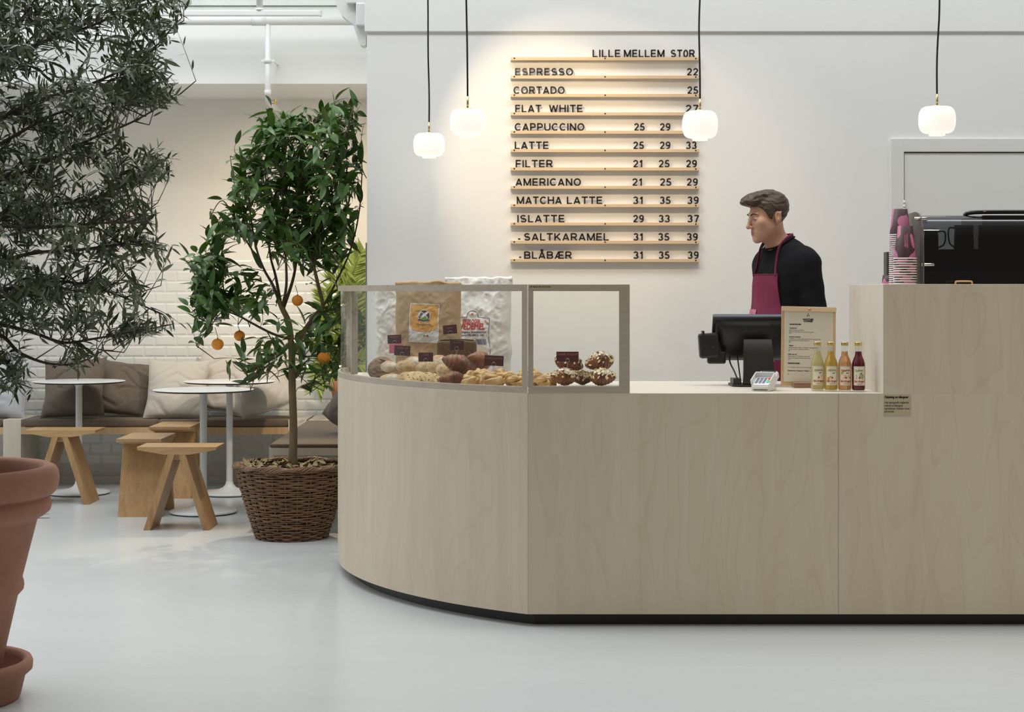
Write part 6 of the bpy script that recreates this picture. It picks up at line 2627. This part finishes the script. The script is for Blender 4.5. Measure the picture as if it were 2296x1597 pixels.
ARM = {1: [(.174, .02, 1.478), (.222, .045, 1.215), (.208, -.17, 1.075)], -1: [(-.174, .02, 1.478), (-.215, .045, 1.215), (-.205, -.02, .975)]}


def d_arm(P, s):
    a, b, c = ARM[s]
    return smin(s_cap(P, a, b, .051, .041), s_cap(P, b, c, .042, .030), .03)


def d_hand(P, s):
    a, b, c = ARM[s]
    b, c = Vector(b), Vector(c)
    f = (c - b).normalized()
    side = Vector((1, 0, 0)) * s
    dn = side.cross(f) * s
    dn = dn if dn.z < 0 else -dn
    o = c + f * .02
    k = fuse([s_cap(P, c, c + f * .03, .028, .024)] + [s_cap(P, o + side * q * .022, o + side * q * .026 + f * .065, .015, .0125) for q in (-1, -.33, .33, 1)], .012)
    base = o + f * .068
    for q, L in ((-1, .062), (-.33, .072), (.33, .078), (1, .070)):
        p0 = base + side * q * .029
        p1 = p0 + (f * .9 + dn * .45).normalized() * L * .5
        p2 = p1 + (f * .35 + dn * .95).normalized() * L * .3
        p3 = p2 + (-f * .1 + dn).normalized() * L * .22
        for u, v, r0, r1 in ((p0, p1, .0095, .0088), (p1, p2, .0088, .0082), (p2, p3, .0082, .0070)):
            k = smin(k, s_cap(P, u, v, r0, r1), .005)
    t0 = o - side * .024 + f * .005
    t1 = t0 + (-side * .7 + f * .75 + dn * .35).normalized() * .042
    t2 = t1 + (-side * .15 + f * .95 + dn * .3).normalized() * .032
    k = smin(k, s_cap(P, t0, t1, .014, .0105), .010)
    return smin(k, s_cap(P, t1, t2, .0105, .008), .006)


def d_legs(P):
    ds = []
    for s in (-1, 1):
        ds.append(fuse([s_cap(P, (s * .088, .005, .94), (s * .100, -.012, .50), .085, .058), s_cap(P, (s * .100, -.012, .50), (s * .102, .02, .09), .056, .040),
                        s_cap(P, (s * .102, .03, .045), (s * .118, -.13, .034), .040, .034)], .03))
    return np.minimum(ds[0], ds[1])


def d_skull(Q):
    return smin(s_ell(Q, (0, .018, .042), (.076, .098, .080)), s_ell(Q, (0, -.020, -.030), (.062, .074, .090)), .03)


def d_head(P):
    Q = to_head(P)
    d = d_skull(Q)
    A = [abs(Q[0]), Q[1], Q[2]]
    d = smin(d, s_ell(Q, (0, -.040, -.080), (.043, .048, .032)), .025)
    d = smin(d, s_cap(A, (.044, -.002, -.052), (.010, -.074, -.098), .016, .014), .022)
    d = smin(d, s_ell(Q, (0, -.081, -.101), (.016, .013, .014)), .018)
    d = smin(d, s_ell(A, (.042, -.062, -.014), (.022, .018, .018)), .030)
    d = smin(d, s_ell(A, (.040, -.034, -.042), (.021, .032, .034)), .03)
    d = smin(d, s_cap(A, (.010, -.087, .029), (.040, -.076, .030), .0095, .008), .014)
    d = smax(d, -s_ell(A, (.030, -.108, .007), (.017, .020, .013)), .014)
    d = smin(d, s_ell(A, (.031, -.0775, .006), (.0145, .0125, .0105)), .006)
    d = smin(d, s_cap(Q, (0, -.088, .020), (0, -.113, -.026), .0085, .0110), .012)
    d = smin(d, s_ell(Q, (0, -.113, -.030), (.0115, .0115, .0100)), .006)
    d = smin(d, s_ell(A, (.0120, -.102, -.033), (.0075, .0100, .0075)), .005)
    d = smin(d, s_ell(Q, (0, -.082, -.064), (.028, .014, .022)), .014)
    d = smin(d, s_cap(A, (.0, -.0985, -.0595), (.021, -.0855, -.0635), .0048, .0028), .004)
    d = smin(d, s_cap(A, (.0, -.0975, -.0705), (.019, -.0855, -.0665), .0056, .003), .004)
    d = smin(d, s_ell(A, (.080, .020, -.004), (.0085, .019, .031)), .008)
    d = smin(d, s_cap(A, (.084, .036, .018), (.079, .010, -.030), .006, .006), .005)
    d = smax(d, -s_ell(A, (.089, .016, .002), (.007, .009, .015)), .006)
    return d


def d_neck(P):
    h1 = HEAD @ Vector((0, .022, -.055))
    return s_cap(P, tuple(h1), (0, -.022, 1.545), .049, .055)


def axis(spans):
    out = []
    for a, b, st in spans:
        out += list(np.arange(a, b - st * .3, st))
    out.append(spans[-1][1])
    return np.array(out, np.float32)


def grid_of(xs, ys, zs):
    return [xs[:, None, None], ys[None, :, None], zs[None, None, :]]


def net_obj(name, val, xs, ys, zs, mats, parent, mfn=None, smooth_it=1):
    V, Q = surface_nets(val, xs, ys, zs)
    me = bpy.data.meshes.new(name)
    me.from_pydata(V.tolist(), [], Q.tolist())
    for m_ in mats:
        me.materials.append(m_)
    me.polygons.foreach_set('use_smooth', [True] * len(me.polygons))
    if mfn is not None:
        me.polygons.foreach_set('material_index', mfn(V[Q].mean(1)))
    me.update()
    o = bpy.data.objects.new(name, me)
    COL.objects.link(o)
    o.parent = parent
    return o


PERX, PERY = 1.312, 8.32
person = thing('person', (PERX, PERY, 0), 'person in a black shirt and burgundy apron walking left behind the counter, looking down', 'person', None, R(-63))
xs = axis([(-.345, -.275, .01), (-.275, -.155, .0045), (-.155, -.095, .01), (-.095, .095, .0032), (.095, .165, .01), (.165, .285, .0045), (.285, .345, .01)])
ys = axis([(-.40, -.24, .006), (-.24, .07, .0034), (.07, .19, .009)])
zs = axis([(-.02, .95, .014), (.95, 1.12, .006), (1.12, 1.50, .012), (1.50, 1.90, .0034)])
P = grid_of(xs, ys, zs)
bod = smin(d_torso(P) , d_legs(P), .05)
for s_ in (-1, 1):
    bod = smin(bod, d_arm(P, s_), .04)
    zi = (zs > .88) & (zs < 1.2)
    Ph = [P[0], P[1], P[2][:, :, zi]]
    bod[:, :, zi] = smin(bod[:, :, zi], d_hand(Ph, s_), .012)
zi = zs > 1.44
Ph = [P[0], P[1], P[2][:, :, zi]]
hd = smin(d_head(Ph), d_neck(Ph), .03)
bod[:, :, zi] = smin(bod[:, :, zi], hd, .035)


def skin_mat(C):
    L_ = (HINV.to_3x3(), HINV.translation)
    M = np.array(HINV)
    q = C @ M[:3, :3].T + M[:3, 3]
    a = np.abs(q[:, 0])
    mouth = (a < .0175) & (q[:, 2] < -.0555 + a * .02) & (q[:, 2] > -.0765 + a * .25) & (q[:, 1] < -.084)
    return mouth.astype(np.int32)


net_obj('body', bod, xs, ys, zs, [K['skin'], K['lip']], person, skin_mat)

# hair: short sides, a swept-up fringe
hx, hy, hz_ = axis([(-.11, .11, .003)]), axis([(-.26, .06, .003)]), axis([(1.60, 1.90, .003)])
P = grid_of(hx, hy, hz_)
Q = to_head(P)
Q = [np.broadcast_to(q, (len(hx), len(hy), len(hz_))) for q in Q]
sk = d_skull(Q)
wave_ = .0014 * np.sin(Q[2] * 230 + Q[1] * 90 + 3 * np.sin(Q[1] * 40)) * np.sin(Q[1] * 60 + Q[0] * 50) + .0010 * np.sin(Q[0] * 260 + Q[1] * 60 + Q[2] * 120)
cap_ = sk - (.007 + .007 * np.clip((Q[2] - .0) / .09, 0, 1)) + wave_
hair = smin(cap_, s_ell(Q, (0, -.078, .098), (.058, .050, .030)) + wave_ * 1.6, .022)
hair = smin(hair, s_ell(Q, (.004, -.020, .118), (.058, .072, .020)) + wave_ * 1.5, .02)
zmin = np.interp(Q[1], [-.16, -.12, -.085, -.060, -.040, -.024, -.010, .004, .040, .060, .12], [.092, .082, .070, .064, .040, .000, -.012, .028, .018, -.055, -.075])
hair = smax(hair, zmin - Q[2], .006)
hair = np.maximum(hair, -(sk + .004))
net_obj('hair', hair.astype(np.float32), hx, hy, hz_, [K['hair']], person)

m = MB()
for s_ in (-1, 1):
    m.tube(smooth_path([HEAD @ Vector(p) for p in [(s_ * .011, -.0945, .026), (s_ * .022, -.0930, .031), (s_ * .036, -.0885, .033), (s_ * .050, -.0765, .027)]], 5), [.0018, .003, .0034, .0036, .0038, .0038, .0036, .0034, .0034, .0032, .003, .0028, .0026, .002, .0015, .001], 6)
m.build('eyebrows', K['brow'], person)
for s_ in (-1, 1):
    m = MB()
    m.ball((s_ * .0305, -.0815, .0012), (.0090, .0096, .0050), 16, HEAD)
    e = m.build('eye', K['eye'], person)
    m = MB()
    m.ball((s_ * .0305 - .001, -.0876, -.0004), (.0042, .0036, .0038), 12, HEAD)
    m.build('iris', K['iris'], e)
    m = MB()
    m.tube(smooth_path([HEAD @ Vector(p) for p in [(s_ * .019, -.0868, .0042), (s_ * .027, -.0925, .0068), (s_ * .036, -.0905, .0062), (s_ * .044, -.0825, .0020)]], 4), .0010, 5)
    m.build('eyelashes', K['brow'], e)

# jersey
cx2 = axis([(-.36, .36, .008)])
cy2 = axis([(-.36, .22, .008)])
cz2 = axis([(.80, 1.66, .008)])
P = grid_of(cx2, cy2, cz2)
sh = d_torso(P)
for s_ in (-1, 1):
    sh = smin(sh, d_arm(P, s_), .05)
fold = .0022 * np.sin(P[2] * 34 + 26 * P[0] + 18 * P[1]) * np.sin(P[0] * 22 - P[2] * 13 + 1) + .0012 * np.sin(P[2] * 70 - P[0] * 55 + P[1] * 30) * np.sin(P[2] * 11)
sh = sh - .009 + fold
sh = np.maximum(sh, .86 - P[2])
neck_cut = s_cap(P, (0, -.062, 1.625), (0, .010, 1.80), .063, .13)
sh = smax(sh, -neck_cut, .008)
for s_ in (-1, 1):
    c = Vector(ARM[s_][2])
    f = (c - Vector(ARM[s_][1])).normalized()
    sh = np.maximum(sh, np.where((P[1] < -.12) & (np.abs(P[0]) > .15), (P[0] - c.x) * f.x + (P[1] - c.y) * f.y + (P[2] - c.z) * f.z + .02, -1))
net_obj('shirt', sh.astype(np.float32), cx2, cy2, cz2, [K['shirt']], person)
m = MB()
ring = []
for k in range(41):
    a = 2 * PI * k / 40
    ring.append(Vector((.064 * math.cos(a), -.034 + .066 * math.sin(a), 1.575 + .020 * math.sin(a))))


def push(p, off):
    """Moves p along the gradient until the shirt surface distance is off."""
    p = Vector(p)
    def dd(q):
        A = [np.array([[[q[i]]]], np.float32) for i in range(3)]
        v = d_torso(A)
        v = smin(v, d_neck(A), .035)
        return float(v[0, 0, 0])
    for _ in range(14):
        d0 = dd(p)
        g_ = Vector(((dd(p + Vector((.002, 0, 0))) - d0), (dd(p + Vector((0, .002, 0))) - d0), (dd(p + Vector((0, 0, .002))) - d0)))
        if g_.length < 1e-9:
            break
        p += g_.normalized() * (off - d0) * .8
    return p


m.tube([push(p, .012) for p in ring], .0052, 8, caps=False)
m.build('collar', K['shirt'], person)

# trousers and shoes, out of sight below the counter
cz3 = axis([(-.01, 1.04, .012)])
cx3, cy3 = axis([(-.30, .30, .01)]), axis([(-.28, .22, .01)])
P = grid_of(cx3, cy3, cz3)
lg = smin(d_legs(P), s_ell(P, (0, .008, .97), (.165, .115, .13)), .05)
tr_ = np.maximum(np.maximum(lg - .010, .075 - P[2]), P[2] - 1.02)
net_obj('trousers', tr_.astype(np.float32), cx3, cy3, cz3, [K['trouser']], person)
so = np.maximum(np.maximum(d_legs(P) - .008, P[2] - .085), -P[2])
net_obj('shoes', so.astype(np.float32), cx3, cy3, cz3, [K['shoe']], person)

# bib apron draped on the front
def front_y(x, z, off):
    lo, hi = -.40, .10
    for _ in range(16):
        mid = (lo + hi) / 2
        A = [np.array([[[x]]], np.float32), np.array([[[mid]]], np.float32), np.array([[[z]]], np.float32)]
        d = float(smin(d_torso(A), s_ell(A, (0, -.012, 1.0), (.19, .125, .30)), .05)[0, 0, 0])
        if d > off:
            lo = mid
        else:
            hi = mid
    return lo


def apron_pt(u, v, off):
    z = lerp(1.437, .84, v)
    hw = interp([.84, 1.10, 1.20, 1.30, 1.437], [.165, .158, .140, .112, .098][::1], z)
    x = lerp(-hw, hw, u)
    zz = max(z, .84)
    y = front_y(x * .96, zz, off)
    y += .0035 * math.sin(u * 15 + z * 9) * min(1, v * 3) + .003 * math.sin(u * 31 + v * 4) * v
    return Vector((x, y - .002, z))


m = MB()
nu, nv = 26, 30
m.grid(lambda u, v: apron_pt(u, v, .019), nu, nv, True)
m.grid(lambda u, v: apron_pt(u, v, .016), nu, nv, True, flip=True)
ap = m.build('apron', K['apron'], person)
m = MB()
edge = [apron_pt(u, 0.004, .0195) for u in [i / 20 for i in range(21)]]
m.tube([p + Vector((0, 0, -.022)) for p in edge], .0012, 5)
m.tube(edge, .0022, 5)
m.build('apron_hem', K['apron'], ap)
m = MB()
for s_ in (-1, 1):
    raw = [(s_ * .090, -.13, 1.425), (s_ * .086, -.12, 1.47), (s_ * .080, -.10, 1.52), (s_ * .073, -.07, 1.565), (s_ * .064, -.035, 1.595), (s_ * .052, .0, 1.610), (s_ * .03, .028, 1.616), (0, .036, 1.618)]
    pts = [push(p, .0165) for p in raw]
    pts[0] = Vector(raw[0]) + Vector((0, 0, 0))
    pts[0].y = front_y(pts[0].x, 1.425, .021)
    m.tube(smooth_path(pts, 5), .0070, 8, flat=.30)
m.build('neck_strap', K['apron'], ap)
m = MB()
m.grid(lambda u, v: apron_pt(lerp(.02, .42, u), lerp(.285, .365, v), .0225), 10, 6, True)
m.build('pink_cloth', K['apron_pink'], ap)
